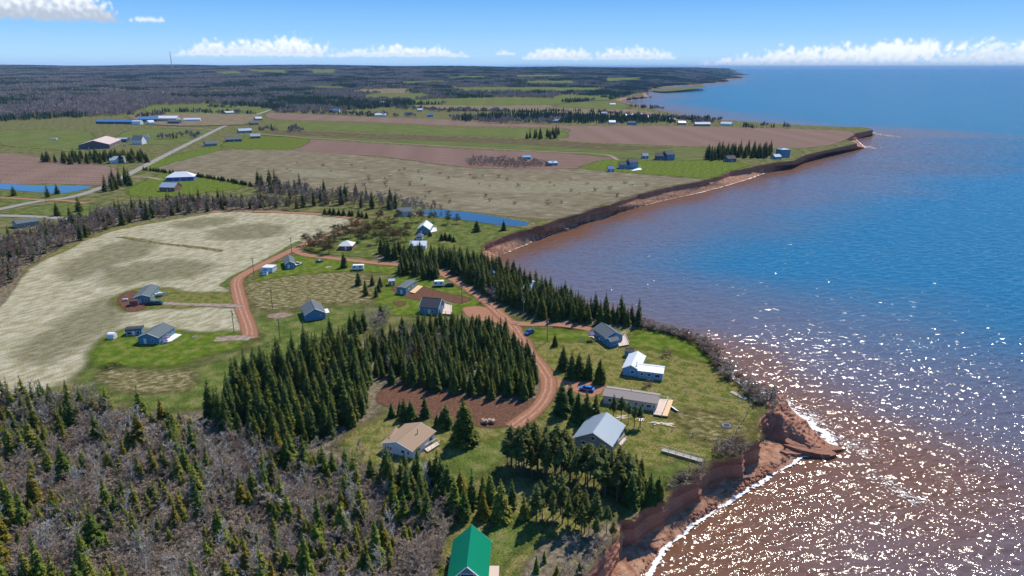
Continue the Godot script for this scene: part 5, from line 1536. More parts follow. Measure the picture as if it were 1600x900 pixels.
# conifer 10 m high: whorls of drooping sprays
func conifer(sd: int, r: float, foot: float, ragged: float, thick: float, ca: Color, cb: Color) -> Array:
	var q := RandomNumberGenerator.new()
	q.seed = sd
	var H := 10.0
	var tr := MB.new()
	tr.tube(Vector3(0, -0.3, 0), Vector3(0, H * 0.5, 0), 0.17, 0.1, 6)
	tr.tube(Vector3(0, H * 0.5, 0), Vector3(0, H * 0.97, 0), 0.1, 0.015, 5)
	for i in 10:
		var y := H * foot * q.randf_range(0.3, 1.0)
		var a := q.randf() * TAU
		tr.tube(Vector3(0, y, 0), Vector3(cos(a) * 0.7, y - 0.15, sin(a) * 0.7), 0.03, 0.01, 3)
	var m := MB.new()
	var y := H * foot
	var bulge := q.randf_range(-0.12, 0.12)
	while y < H * 0.985:
		var t := (y / H - foot) / (1.0 - foot)
		var R := r * pow(1.0 - t, 0.82 + bulge) * minf(1.0, 0.62 + t * 4.5) + 0.07
		var n := int(clampf(4.0 + R * 2.6 * thick, 4, 10))
		var a0 := q.randf() * TAU
		for i in n:
			if q.randf() < ragged * 0.45:
				continue
			var a := a0 + TAU * i / n + q.randf_range(-0.35, 0.35)
			var l := R * q.randf_range(1.0 - ragged * 0.6, 1.08 + ragged * 0.35)
			var d := Vector3(cos(a), 0, sin(a))
			var s := Vector3(-d.z, 0, d.x)
			var droop := q.randf_range(0.18, 0.5) * l * (1.0 - t * 0.75)
			var p0 := Vector3(0, y + q.randf_range(-0.1, 0.1), 0)
			var tip := p0 + d * l - Vector3(0, droop, 0)
			var mid := p0.lerp(tip, 0.5) + Vector3(0, 0.07 * l, 0)
			var w := 0.10 + l * q.randf_range(0.15, 0.24)
			var c := ca.lerp(cb, clampf(q.randf() * 1.15 - 0.1, 0, 1))
			var dz := Vector3(0, -0.22 * w - 0.05, 0)
			m.tri(p0, mid + s * w + dz, tip, c)
			m.tri(p0, tip, mid - s * w + dz, c)
			# side sprays
			for g in [-1.0, 1.0]:
				var c2 := ca.lerp(cb, q.randf())
				var b0 := p0.lerp(tip, 0.42)
				var e: Vector3 = p0.lerp(tip, 0.78) + s * g * l * q.randf_range(0.3, 0.45) - Vector3(0, 0.12 * l, 0)
				var k := Vector3(0, 0.06 * l + 0.04, 0)
				m.tri(b0 + k, e, tip.lerp(b0, 0.3) - k, c2)
			if l > 0.8:
				var c3 := ca.lerp(cb, q.randf())
				var u0 := p0.lerp(tip, 0.5)
				var u1 := p0.lerp(tip, 0.92) + Vector3(0, 0.22 * l, 0) + s * q.randf_range(-0.2, 0.2) * l
				m.tri(u0 - s * w * 0.5, u1, u0 + s * w * 0.5, c3)
		y += H * 0.026 * q.randf_range(0.85, 1.2) + R * 0.035
	m.tube(Vector3(0, H * 0.93, 0), Vector3(0, H * 1.02, 0), 0.07, 0.0, 4, cb)
	return [tr.mesh(), m.mesh()]

# leafless tree 10 m high: limbs part as the trunk, twigs as the crown
func bare_tree(sd: int, spread: float, stems: int, twig: Color, twig2: Color, fuzz: int, wide := 0.035) -> Array:
	var q := RandomNumberGenerator.new()
	q.seed = sd
	var tr := MB.new()
	var tw := MB.new()
	var tips := []
	for s in stems:
		var p := Vector3(q.randf_range(-0.2, 0.2) * stems * 0.5, -0.3, q.randf_range(-0.2, 0.2) * stems * 0.5)
		var d := Vector3(q.randf_range(-0.16, 0.16) * stems, 1, q.randf_range(-0.16, 0.16) * stems).normalized()
		var seg: float = q.randf_range(7.5, 9.5) / 5.0
		var r := 0.16 / sqrt(float(stems))
		for k in 5:
			var e: Vector3 = p + d * seg
			tr.tube(p, e, r, r * 0.72, 5)
			if k > 0:
				for b in 3 + k / 2:
					var a := q.randf() * TAU
					var dir := (d * q.randf_range(0.5, 0.9) + Vector3(cos(a), 0.1, sin(a)) * spread).normalized()
					var st := p.lerp(e, q.randf())
					var bl := q.randf_range(1.2, 2.6) * (1.25 - k * 0.14)
					var en := st + dir * bl
					tr.tube(st, en, r * 0.4, 0.015, 3)
					tips.push_back([st, en])
			p = e
			d = (d + Vector3(q.randf_range(-0.22, 0.22), 0.05, q.randf_range(-0.22, 0.22))).normalized()
			r *= 0.72
		tips.push_back([p - d * 1.5, p])
	for t in tips:
		var a: Vector3 = t[0]
		var b: Vector3 = t[1]
		for i in fuzz:
			var st := a.lerp(b, q.randf_range(0.2, 1.0))
			var dir := ((b - a).normalized() * 0.6 + Vector3(q.randf_range(-1, 1), q.randf_range(-0.2, 1.0), q.randf_range(-1, 1)) * 0.8).normalized()
			var l := q.randf_range(0.4, 1.15)
			var sd2 := dir.cross(Vector3(q.randf_range(-1, 1), q.randf_range(-1, 1), q.randf_range(-1, 1))).normalized() * wide
			tw.tri(st - sd2, st + sd2, st + dir * l, twig.lerp(twig2, q.randf()))
	return [tr.mesh(), tw.mesh()]

# broad tree 10 m high in small bud or leaf faces
func leafy(sd: int, ca: Color, cb: Color, n: int, leaf: float) -> Array:
	var b := bare_tree(sd, 0.9, 1 + sd % 2, Color(0.10, 0.08, 0.07), Color(0.14, 0.11, 0.09), 5)
	var q := RandomNumberGenerator.new()
	q.seed = sd + 5
	var m := MB.new()
	var centres := []
	for i in 16:
		var a := q.randf() * TAU
		var rr := sqrt(q.randf()) * 2.9
		centres.push_back([Vector3(cos(a) * rr, q.randf_range(4.0, 9.0) - rr * 0.35, sin(a) * rr), q.randf_range(0.7, 1.35)])
	for i in n:
		var c: Array = centres[q.randi() % 16]
		var d: Vector3 = Vector3(q.randfn(), q.randfn() * 0.75, q.randfn()) * float(c[1]) * 0.55
		var p: Vector3 = c[0] + d
		var u := Vector3(q.randf_range(-1, 1), q.randf_range(-1, 1), q.randf_range(-1, 1)).normalized() * leaf * q.randf_range(0.6, 1.3)
		var v := u.cross(Vector3(q.randf_range(-1, 1), q.randf_range(-1, 1), q.randf_range(-1, 1)).normalized())
		m.tri(p - u, p + v * 0.8, p + u, ca.lerp(cb, q.randf()))
	return [b[0], m.mesh()]

func make_kinds() -> void:
	var dark := []
	var slim := []
	var pine := []
	var bare := []
	var pale := []
	var bud := []
	var bush := []
	for i in 7:
		dark.push_back(conifer(100 + i, 2.0 + 0.25 * (i % 4), 0.06 + 0.02 * (i % 3), 0.42, 1.05, Color(0.036, 0.058, 0.014), Color(0.150, 0.175, 0.032)))
		slim.push_back(conifer(200 + i, 1.45 + 0.25 * (i % 4), 0.05 + 0.04 * (i % 3), 0.5, 0.9, Color(0.066, 0.088, 0.016), Color(0.27, 0.265, 0.036)))
		bare.push_back(bare_tree(300 + i, 0.65 + 0.07 * i, 1 + i % 3, Color(0.29, 0.255, 0.20), Color(0.52, 0.465, 0.375), 16, 0.045))
	for i in 4:
		pine.push_back(conifer(400 + i, 1.6 + 0.2 * i, 0.42 + 0.06 * i, 0.55, 0.8, Color(0.045, 0.070, 0.02), Color(0.13, 0.145, 0.035)))
		pale.push_back(bare_tree(500 + i, 0.5 + 0.1 * i, 1 + i % 2, Color(0.40, 0.37, 0.345), Color(0.60, 0.57, 0.54), 10, 0.04))
		bud.push_back(leafy(600 + i, Color(0.095, 0.088, 0.034), Color(0.20, 0.16, 0.075), 2200, 0.24))
		bush.push_back(bare_tree(700 + i, 1.2, 5, Color(0.20, 0.165, 0.125), Color(0.37, 0.32, 0.25), 14, 0.1))
	var mist := []
	for i in 5:
		mist.push_back(bare_tree(800 + i, 0.7 + 0.08 * i, 2 + i % 2, Color(0.24, 0.205, 0.165), Color(0.43, 0.375, 0.305), 14, 0.11))
	var bark := plain(0.095, 0.078, 0.062, 0.95)
	var grey := plain(0.24, 0.22, 0.20, 0.95)
	var white := plain(0.52, 0.50, 0.46, 0.9)
	tree_kinds = {
		"spruce": [dark, [leaf_mat(Color(1, 1, 1)), leaf_mat(Color(0.86, 0.93, 0.95)), leaf_mat(Color(1.0, 0.97, 0.8))], bark],
		"slim": [slim, [leaf_mat(Color(1, 1, 1)), leaf_mat(Color(0.85, 0.95, 0.9)), leaf_mat(Color(0.95, 0.85, 0.7)), leaf_mat(Color(0.7, 0.82, 0.8))], bark],
		"pine": [pine, [leaf_mat(Color(1, 1, 1)), leaf_mat(Color(0.95, 0.9, 0.8))], bark],
		"bare": [bare, [leaf_mat(Color(1, 1, 1), 0.0), leaf_mat(Color(0.95, 0.88, 0.86), 0.0), leaf_mat(Color(0.85, 0.84, 0.86), 0.0)], plain(0.30, 0.27, 0.235, 0.95)],
		"mist": [mist, [leaf_mat(Color(1, 1, 1), 0.0), leaf_mat(Color(0.95, 0.85, 0.85), 0.0)], plain(0.17, 0.14, 0.125, 0.95)],
		"pale": [pale, [leaf_mat(Color(1, 1, 1), 0.0)], white],
		"bud": [bud, [leaf_mat(Color(1, 1, 1), 0.2), leaf_mat(Color(0.95, 0.8, 0.75), 0.2), leaf_mat(Color(0.85, 0.95, 0.8), 0.2)], bark],
		"bush": [bush, [leaf_mat(Color(1, 1, 1), 0.0), leaf_mat(Color(0.85, 0.75, 0.72), 0.0)], plain(0.12, 0.1, 0.085, 0.95)],
		"rust": [dark, [leaf_mat(Color(1.0, 0.62, 0.52), 0.1)], grey],
	}

func plant(called: String, kind: String, x: float, z: float, high: float, label: String, category: String, group: String, wide := 1.0) -> void:
	var k: Array = tree_kinds[kind]
	var v: Array = k[0][rng.randi() % k[0].size()]
	var t := thing(called, label, category, Vector3(x, ground_y(x, z), z), rng.randf() * TAU, group)
	var s := high / 10.0
	t.scale = Vector3(s * wide, s, s * wide)
	obj("trunk", v[0], k[2], t)
	obj("crown", v[1], k[1][rng.randi() % k[1].size()], t)
	tree_count[called] = tree_count.get(called, 0) + 1

# spread n points over a polygon, none nearer to each other than gap
func scatter(a: Array, n: int, gap: float) -> Array:
	var p := pts2(a)
	var lo := p[0]
	var hi := p[0]
	for q in p:
		lo = lo.min(q)
		hi = hi.max(q)
	var out := []
	var seen := {}
	var tries := 0
	while out.size() < n and tries < n * 25:
		tries += 1
		var q := Vector2(rng.randf_range(lo.x, hi.x), rng.randf_range(lo.y, hi.y))
		if not Geometry2D.is_point_in_polygon(q, p):
			continue
		var c := Vector2i((q / gap).floor())
		var ok := true
		for i in range(-1, 2):
			for j in range(-1, 2):
				var e = seen.get(c + Vector2i(i, j))
				if e != null and q.distance_to(e) < gap:
					ok = false
		if ok:
			seen[c] = q
			out.push_back(q)
	return out

func grove(called: String, kind: String, a: Array, n: int, gap: float, lo: float, hi: float, label: String, category: String, wide := 1.0, patch := 0.0) -> void:
	for q in scatter(a, n, gap):
		if patch != 0.0 and noise_b.get_noise_2d(q.x * 4.5, q.y * 4.5) * patch < -0.2:
			continue
		plant(called, kind, q.x, q.y, rng.randf_range(lo, hi), label, category, label, wide * rng.randf_range(0.85, 1.2))

func row_of(called: String, kind: String, a: Array, gap: float, lo: float, hi: float, label: String, category: String, wide := 1.0) -> void:
	for q in spline(pts2(a), gap, false, 0.0):
		plant(called, kind, q.x + rng.randf_range(-0.3, 0.3) * gap, q.y + rng.randf_range(-0.3, 0.3) * gap, rng.randf_range(lo, hi), label, category, label, wide * rng.randf_range(0.85, 1.2))

func singles(called: String, kind: String, a: Array, lo: float, hi: float, label: String, category: String, wide := 1.0) -> void:
	for i in range(0, a.size(), 2):
		plant(called, kind, a[i], a[i + 1], rng.randf_range(lo, hi), label, category, label if a.size() > 2 else "", wide * rng.randf_range(0.92, 1.1))

func stuff(called: String, label: String, category: String, m: Mesh, mat: Material, where: Array, tints: Array) -> void:
	var mm := MultiMesh.new()
	mm.transform_format = MultiMesh.TRANSFORM_3D
	mm.use_colors = true
	mm.mesh = m
	mm.instance_count = where.size()
	for i in where.size():
		mm.set_instance_transform(i, where[i])
		mm.set_instance_color(i, tints[i])
	var o := MultiMeshInstance3D.new()
	o.name = numbered(called)
	o.multimesh = mm
	o.material_override = mat
	add_child(o, true)
	tag(o, label, category)
	o.set_meta("kind", "stuff")

func turned(x: float, y: float, z: float, s: float, w := 1.0) -> Transform3D:
	return Transform3D(Basis(Vector3.UP, rng.randf() * TAU).scaled(Vector3(s * w, s, s * w)), Vector3(x, y, z))

func make_trees() -> void:
	make_kinds()
	# the big mixed wood in front
	var wood := [-189.31,-180.1,-163.5,-187.32,-141.22,-188.15,-128.3,-185.67,-110.28,-180.1,-93.17,-174.81,-78.47,-164.99,-62.47,-157.91,-44.99,-153.67,-31.33,-149.05,-16.7,-143.59,-13.44,-131.76,-14.73,-123.06,-13.53,-103.35,-15.51,-96.67,-114.13,-96.67]
	grove("slender_spruce", "slim", wood, 378, 2.0, 4.5, 11.5, "slender yellow-green spruce in the tangled mixed wood", "spruce", 1.15, 1.0)
	grove("bare_tree", "bare", wood, 370, 2.3, 5.5, 9.5, "leafless grey tree in the tangled mixed wood", "tree", 1.25, -1.0)
	grove("birch_tree", "pale", wood, 95, 4.5, 5.5, 9.5, "pale leafless birch in the tangled mixed wood", "birch")
	grove("spruce_tree", "spruce", [-166.94,-177.42,-151.51,-186.49,-141.22,-188.15,-124.99,-183.25,-122.31,-172.62,-136.46,-164.99], 16, 4.0, 7, 10, "dark spruce at the field edge of the mixed wood", "spruce")
	grove("spruce_tree", "spruce", [-30.84,-146.28,-22.92,-144.66,-15.05,-142.02,-14.35,-134.09,-20.1,-134.09,-27.67,-136.49], 14, 3.0, 7, 11, "dark spruce behind the white bungalow", "spruce")
	var under := scatter(wood, 2600, 1.2)
	var where := []
	var tints := []
	for q in under:
		where.push_back(turned(q.x, LAND, q.y, rng.randf_range(0.16, 0.36), 1.5))
		var g := rng.randf_range(1.0, 1.55)
		tints.push_back(Color(g, g * rng.randf_range(0.92, 1.0), g * rng.randf_range(0.88, 1.0)))
	stuff("undergrowth", "leafless grey-brown brush covering the floor of the mixed wood", "brush", tree_kinds.bush[0][0][1], leaf_mat(Color(1, 1, 1), 0.0), where, tints)
	where = []
	tints = []
	for q in scatter(wood, 1100, 1.8):
		if noise_b.get_noise_2d(q.x * 4.5, q.y * 4.5) < -0.05:
			continue
		where.push_back(turned(q.x, LAND, q.y, rng.randf_range(0.25, 0.62), 1.2))
		tints.push_back(Color.WHITE * rng.randf_range(0.8, 1.2))
	stuff("spruce_saplings", "low spruce saplings filling the gaps of the mixed wood", "saplings", tree_kinds.slim[0][1][1], tree_kinds.slim[1][0], where, tints)
	# tall dense spruces between the wood and the lawn
	grove("spruce_tree", "spruce", [-89.4,-178.56,-85.88,-188.15,-80.34,-199.58,-75.34,-209.23,-70.22,-220.82,-59,-229.39,-49.37,-220.82,-40.87,-187.32,-41.73,-177.42,-45.6,-170.48,-50.83,-163.66,-59.38,-158.53,-68.53,-161.06,-80.39,-169.78], 150, 2.1, 8.0, 15.0, "tall dark spruce in the dense stand beside the lawn", "spruce", 0.85)
	grove("thicket_tree", "bare", [-83.31,-172.62,-67.08,-161.71,-54.25,-157.91,-44.35,-164.99,-46.03,-157.91,-61.45,-154.86,-77.15,-161.71], 16, 3.5, 4, 7, "low leafless tree at the foot of the tall spruces", "tree", 1.2)
	# plantation
	grove("plantation_spruce", "spruce", [-49.37,-220.82,-44.12,-235.43,-34.98,-245.72,-19.63,-250.47,-7.81,-249.1,-0.47,-241.12,5.99,-214.36,8.99,-193.28,3.44,-188.15,-7.69,-189.83,-19.38,-191.54,-32.01,-198.66,-39.32,-200.51,-41.34,-195.05], 215, 2.3, 6.5, 9.5, "even spruce in the dense plantation above the cleared soil", "spruce", 0.95)
	grove("thicket_tree", "bare", [-54.46,-229.39,-46.99,-238.56,-36.09,-245.05,-22.95,-232.38,-23.12,-210.24,-37.05,-205.27], 18, 4.0, 6, 8.5, "leafless tree among the plantation spruces", "tree")
	grove("rust_spruce", "rust", [-51.06,-229.39,-38.04,-241.77,-26.92,-226.47,-33.99,-212.8,-45.09,-215.41], 5, 8.0, 6.5, 8, "dying rust-brown spruce among the plantation spruces", "spruce")
	grove("thicket_tree", "bare", [-56.89,-259.01,-51.88,-266.54,-48.44,-255.39,-48.85,-243.73,-54.86,-245.05], 10, 3.0, 4.5, 7, "purple-grey leafless thicket tree beside the charcoal roofed cottage", "tree", 1.4)
	# shore wood
	grove("shore_spruce", "spruce", [-35.51,-345.81,-19.47,-340.91,-9.43,-329.21,0,-311.95,16.56,-285.43,26.42,-272.04,40.56,-259.75,50.31,-254.68,48.7,-251.16,37.17,-253.26,25.03,-256.11,12.67,-259.75,3.14,-268.87,-6.86,-283.69,-17.53,-303.93,-30.07,-328.08], 190, 2.6, 7.5, 11.5, "spruce in the dark wood along the shore", "spruce")
	grove("thicket_tree", "bare", [-17.9,-310.93,-2.9,-301.02,10.65,-274.47,5.19,-266.54,-8.21,-282.83], 20, 4, 5, 8, "leafless tree in the dark wood along the shore", "tree")
	grove("belt_spruce", "spruce", [-71.26,-365.38,-54.77,-361.3,-32.99,-347.05,-28.55,-332.64,-45.28,-339.71,-66.63,-350.83], 42, 3.4, 7, 11, "spruce in the belt along the upper red lane", "spruce")
	grove("belt_spruce", "spruce", [-56.23,-319.29,-55.2,-332.64,-48.2,-337.32,-36.97,-328.08,-34.81,-312.98,-42.01,-312.98,-45.84,-319.29,-51.65,-321.45], 30, 2.8, 6.5, 10, "spruce in the clump behind the narrow mobile home", "spruce")
	# single trees and small groups
	singles("yard_spruce", "spruce", [-12.56,-163.99], 13.2, 13.3, "large full spruce standing alone on the lawn beside the stump pile", "spruce", 1.45)
	singles("yard_spruce", "spruce", [16.92,-211.77,19.06,-204.31,21.61,-205.27,24.39,-204.31,27.68,-200.98], 8.5, 11, "spruce in the row of five beside the red parking place", "spruce", 1.1)
	singles("yard_spruce", "spruce", [14.15,-180.1,18.66,-177.04,20.78,-174.81,23.38,-175.55,16.79,-183.25], 8.5, 11, "broad spruce between the red road and the grey gable house", "spruce", 1.2)
	singles("row_spruce", "pine", [28.67,-177.42,30.57,-175.55,32.31,-174.08,33.86,-172.62,35.45,-172.62], 6.5, 8.5, "thin spruce in the row before the long beige bungalow", "spruce", 1.0)
	singles("yard_spruce", "spruce", [15.34,-231.77], 5.0, 5.1, "small spruce beside the utility pole on the lawn", "spruce", 1.3)
	singles("yard_spruce", "spruce", [-83.65,-334.97], 8, 8.2, "lone spruce beside the upper red lane", "spruce", 1.2)
	singles("yard_spruce", "spruce", [-70.32,-304.91,-65.55,-297.21,-63.87,-304.91,-60,-302.95,-58.99,-288.07,-63.8,-289.86,-59.2,-295.34], 4.5, 8, "spruce in the small group at the corner of the brush meadow", "spruce", 1.2)
	singles("yard_spruce", "spruce", [-59.29,-247.73,-57.03,-245.05,-56.26,-248.41,-60.64,-245.05,-51.58,-259.01], 6, 9, "spruce at the lawn edge below the brush meadow", "spruce", 1.1)
	singles("young_spruce", "spruce", [-34.3,-178.56,-32.16,-180.1,-30.48,-177.42,-24.81,-178.56,-20.81,-173.35,-19.5,-172.62,-18.26,-172.62,-28.51,-176.29], 3, 8, "young spruce between the white bungalow and the cleared soil", "spruce", 1.3)
	singles("yard_spruce", "spruce", [-21.4,-414.8,-5.1,-418.3], 7, 8, "dark lone conifer on the green beside the creek", "conifer", 1.5)
	singles("young_spruce", "spruce", [-40.59,-391.74,-38.51,-393.3,-33.33,-388.63,-48.48,-402.96,-35.79,-391.74], 3.5, 5.5, "bushy dark conifer in front of the teal house", "conifer", 1.8)
	grove("shade_spruce", "pine", [-0.65,-156.68,8.06,-154.26,15.76,-150.18,23.06,-145.73,28.59,-142.02,24.17,-137.46,15.05,-142.02,6.19,-146.83,-1.56,-148.49], 95, 1.9, 9, 13.5, "tall spruce in the shady belt below the grey gable house", "spruce", 1.05)
	grove("shade_spruce", "spruce", [23.9,-146.28,28.71,-147.38,32.09,-144.66,35.09,-139.96,30.7,-135.52,26.87,-136,24.02,-139.46], 24, 2.3, 5.5, 9.5, "bushy spruce clump at the cliff edge below the boardwalk", "spruce", 1.15)
	grove("lean_pine", "pine", [5.74,-134.09,14.23,-132.68,18.63,-127.72,16.15,-123.89,10.92,-126,5.01,-129.05], 24, 2.0, 8, 12, "thin bare-stemmed pine on the slope above the green roofed cottage", "pine", 0.9)
	grove("lean_pine", "pine", [13.91,-129.05,20.58,-126.86,21.42,-123.06,15.81,-120.63], 7, 3.0, 6, 9, "sparse pine close to the cliff edge", "pine", 0.8)
	grove("bank_spruce", "slim", [-15.05,-142.02,-8.15,-139.46,-1.46,-136.97,5.74,-134.09,2.8,-129.94,-5.64,-131.3,-13.25,-129.49], 36, 2.8, 6, 10.5, "spruce in the thicket behind the green roofed cottage", "spruce", 1.15)
	grove("thicket_tree", "bare", [5.79,-117.13,13.25,-121.43,19.41,-123.06,15.99,-116.18,9.67,-108.2,0,-103.35], 14, 3, 2.5, 4.5, "low leafless bush tree on the bank above the cliff", "tree", 1.5)
	singles("bank_spruce", "slim", [6.44,-117.13,4.8,-114.33,13.17,-113.42,8.73,-112.53], 3, 4.5, "small green spruce on the bank above the cliff", "spruce", 1.4)
	# shrubs along the bluff
	row_of("shore_shrub", "bush", [51.53,-250.47,61.96,-242.42,69.25,-232.98,69.36,-222.49,70.26,-218.63,69.71,-210.74,69.98,-205.27,71.79,-200.51], 1.15, 2.2, 3.8, "leafless brown shrub along the top of the shore bluff", "shrub", 2.2)
	grove("shore_shrub", "bush", [72.3,-199.58,75.41,-196.84,77.22,-190.68,76.22,-185.67,73.58,-185.67,72.38,-192.41], 22, 1.4, 2.0, 3.8, "dense dark shrub on the headland bluff", "shrub", 2.0)
	grove("cliff_shrub", "bush", [52.97,-160.43,59.7,-164.99,59.11,-159.79,57.63,-158.22,53.26,-157.91], 14, 1.2, 1.6, 2.8, "pale shrub on the cliff edge beside the boardwalk end", "shrub", 2.0)
	grove("cliff_shrub", "bush", [38.2,-144.66,46.03,-150.18,48.53,-152.49,45.91,-148.49,38.15,-143.06], 16, 1.2, 1.4, 2.6, "pale shrub hanging over the cliff below the boardwalk", "shrub", 2.2)
	singles("lawn_shrub", "bush", [53.25,-223.61], 2.8, 2.9, "round leafless shrub on the bright clifftop lawn", "shrub", 2.0)
	singles("lawn_shrub", "bush", [43.12,-198.2], 2.4, 2.5, "round leafless shrub behind the long beige bungalow", "shrub", 2.0)
	# budding trees round the upper cottages
	singles("budding_tree", "bud", [-108.8,-373.79,-102.75,-368.14,-98.24,-362.65,-115.39,-379.6,-100.34,-379.6,-87.9,-388.63,-94.38,-398.08,-85.39,-398.08,-76.52,-382.57,-73.79,-391.74,-71.91,-398.08,-65.44,-385.58,-87.56,-414.8,-94.13,-418.3,-109.37,-368.14,-109.8,-385.58,-101.74,-373.79,-99.62,-391.74,-99.62,-407.96,-96.51,-414.8,-88.97,-404.61,-82.26,-401.32,-78.93,-407.96,-75.68,-411.35,-68.63,-391.74,-65.16,-398.08,-60.06,-388.63,-83.68,-425.47,-75.71,-425.47,-104.94,-404.61,-62.84,-407.96], 6.5, 9.5, "budding brown-green tree around the red cabin", "tree", 1.35)
	row_of("budding_tree", "bud", [-83.36,-446.44,-75.54,-444.45,-66.14,-442.48,-57.28,-444.45,-48.57,-440.53,-38.79,-436.67,-33.48,-436.67], 9.0, 7, 9.5, "budding tree in the row before the creek", "tree", 1.25)
	row_of("budding_tree", "bud", [-212.82,-487.58,-180.31,-485.24,-147.42,-480.62], 9.0, 7, 9, "budding tree in the row behind the dry meadow", "tree", 1.0)
	row_of("hedge_conifer", "spruce", [-127.02,-467.24,-116.44,-462.93,-106.49,-460.81,-95.8,-454.54], 3.2, 4.5, 6, "clipped dark conifer in the hedge beside the red lane", "conifer", 1.7)
	# the western wood and the meadow trees
	var west := [-229.07,-274.47,-255.2,-321.45,-285.65,-378.13,-283.53,-407.96,-278.1,-444.45,-262.63,-487.58,-234.95,-507.11,-178.56,-507.11,-129.14,-497.17,-149.43,-487.58,-209.02,-478.34,-234.15,-456.62,-249.05,-429.15,-249.05,-370.95,-239.65,-328.08,-225.13,-291.67]
	grove("west_conifer", "spruce", west, 110, 5.0, 7, 13, "dark conifer in the western wood beyond the dry meadow", "conifer", 0.9)
	grove("west_bare_tree", "mist", west, 270, 3.2, 6, 10, "leafless tree in the western wood beyond the dry meadow", "tree", 1.2)
	grove("meadow_conifer", "spruce", [-213.47,-572.47,-192.81,-582.19,-142.31,-550.96,-91,-517.44,-67.92,-487.58,-88.95,-478.34,-140.97,-507.11,-189.28,-539.34], 26, 8, 8, 15, "conifer in the loose line across the brown meadow", "conifer", 0.9)
	grove("meadow_bare_tree", "mist", [-210.13,-563.06,-190.76,-575.68,-140.88,-545.09,-84.58,-507.11,-44.47,-478.34,-70.53,-473.84,-139.65,-502.09,-187.4,-533.7], 120, 5, 5, 10, "leafless tree in the loose line across the brown meadow", "tree", 1.2)
	singles("meadow_conifer", "spruce", [-214.4,-588.84,-204.65,-588.84,-198.17,-582.19], 13, 17, "tall conifer at the end of the long hedge", "conifer", 1.0)
	row_of("field_hedge_bush", "spruce", [-357.38,-681.67,-312.06,-655.94,-261.86,-620.67,-218.62,-585.5], 4.2, 3.6, 4.6, "dark clipped bush in the long field hedge", "hedge", 2.2)
	grove("meadow_shrub", "bush", [-249.05,-760.74,-127.72,-699.91,-36.01,-655.94,84.9,-616.97,131.37,-595.64,78.13,-528.17,26.68,-478.34,-46.99,-507.11,-129.94,-588.84,-200.38,-624.41], 60, 12, 1.5, 3, "small dark shrub scattered over the brown hay meadow", "shrub", 1.8)
	grove("brush_tree", "mist", [-53.96,-760.74,-28.06,-771.88,13.65,-749.91,47.19,-719.12,12.77,-699.91,-39.07,-714.23], 120, 4.5, 3.2, 5.5, "leafless tree in the brush island beyond the meadow", "tree", 2.2)
	grove("grove_spruce", "spruce", [215.6,-783.33,243.51,-813.45,286.78,-832.62,301.09,-819.75,282.61,-777.56,247.28,-777.56,211.52,-749.91], 75, 6, 11, 18, "spruce in the clifftop grove beside the ploughed field", "spruce")
	grove("farm_conifer", "spruce", [-500.82,-749.91,-484.26,-760.74,-459.24,-777.56,-408.44,-783.33,-382.32,-739.37,-425.04,-729.11,-461.81,-724.08], 70, 8, 9, 14, "conifer in the windbreak beside the big barn", "conifer", 1.3)
	grove("roadside_tree", "spruce", [-333.77,-556.94,-340.36,-602.59,-343.51,-624.41,-322.14,-588.84,-318.37,-556.94], 12, 6, 10, 16, "conifer beside the paved road bend", "conifer")
	singles("pond_conifer", "spruce", [-359.03,-548.01,-357.54,-533.7,-387.52,-539.34,-300.64,-478.34,-306.19,-462.93], 7, 11, "round conifer on the grass beside the pond", "conifer", 1.4)
	grove("island_conifer", "spruce", [19.74,-995.82,42.29,-1044.2,70.32,-1086.33,67.02,-1005.14,44.47,-986.66], 34, 9, 9, 15, "conifer in the small island of trees on the ploughed field", "conifer")
	far_woods()

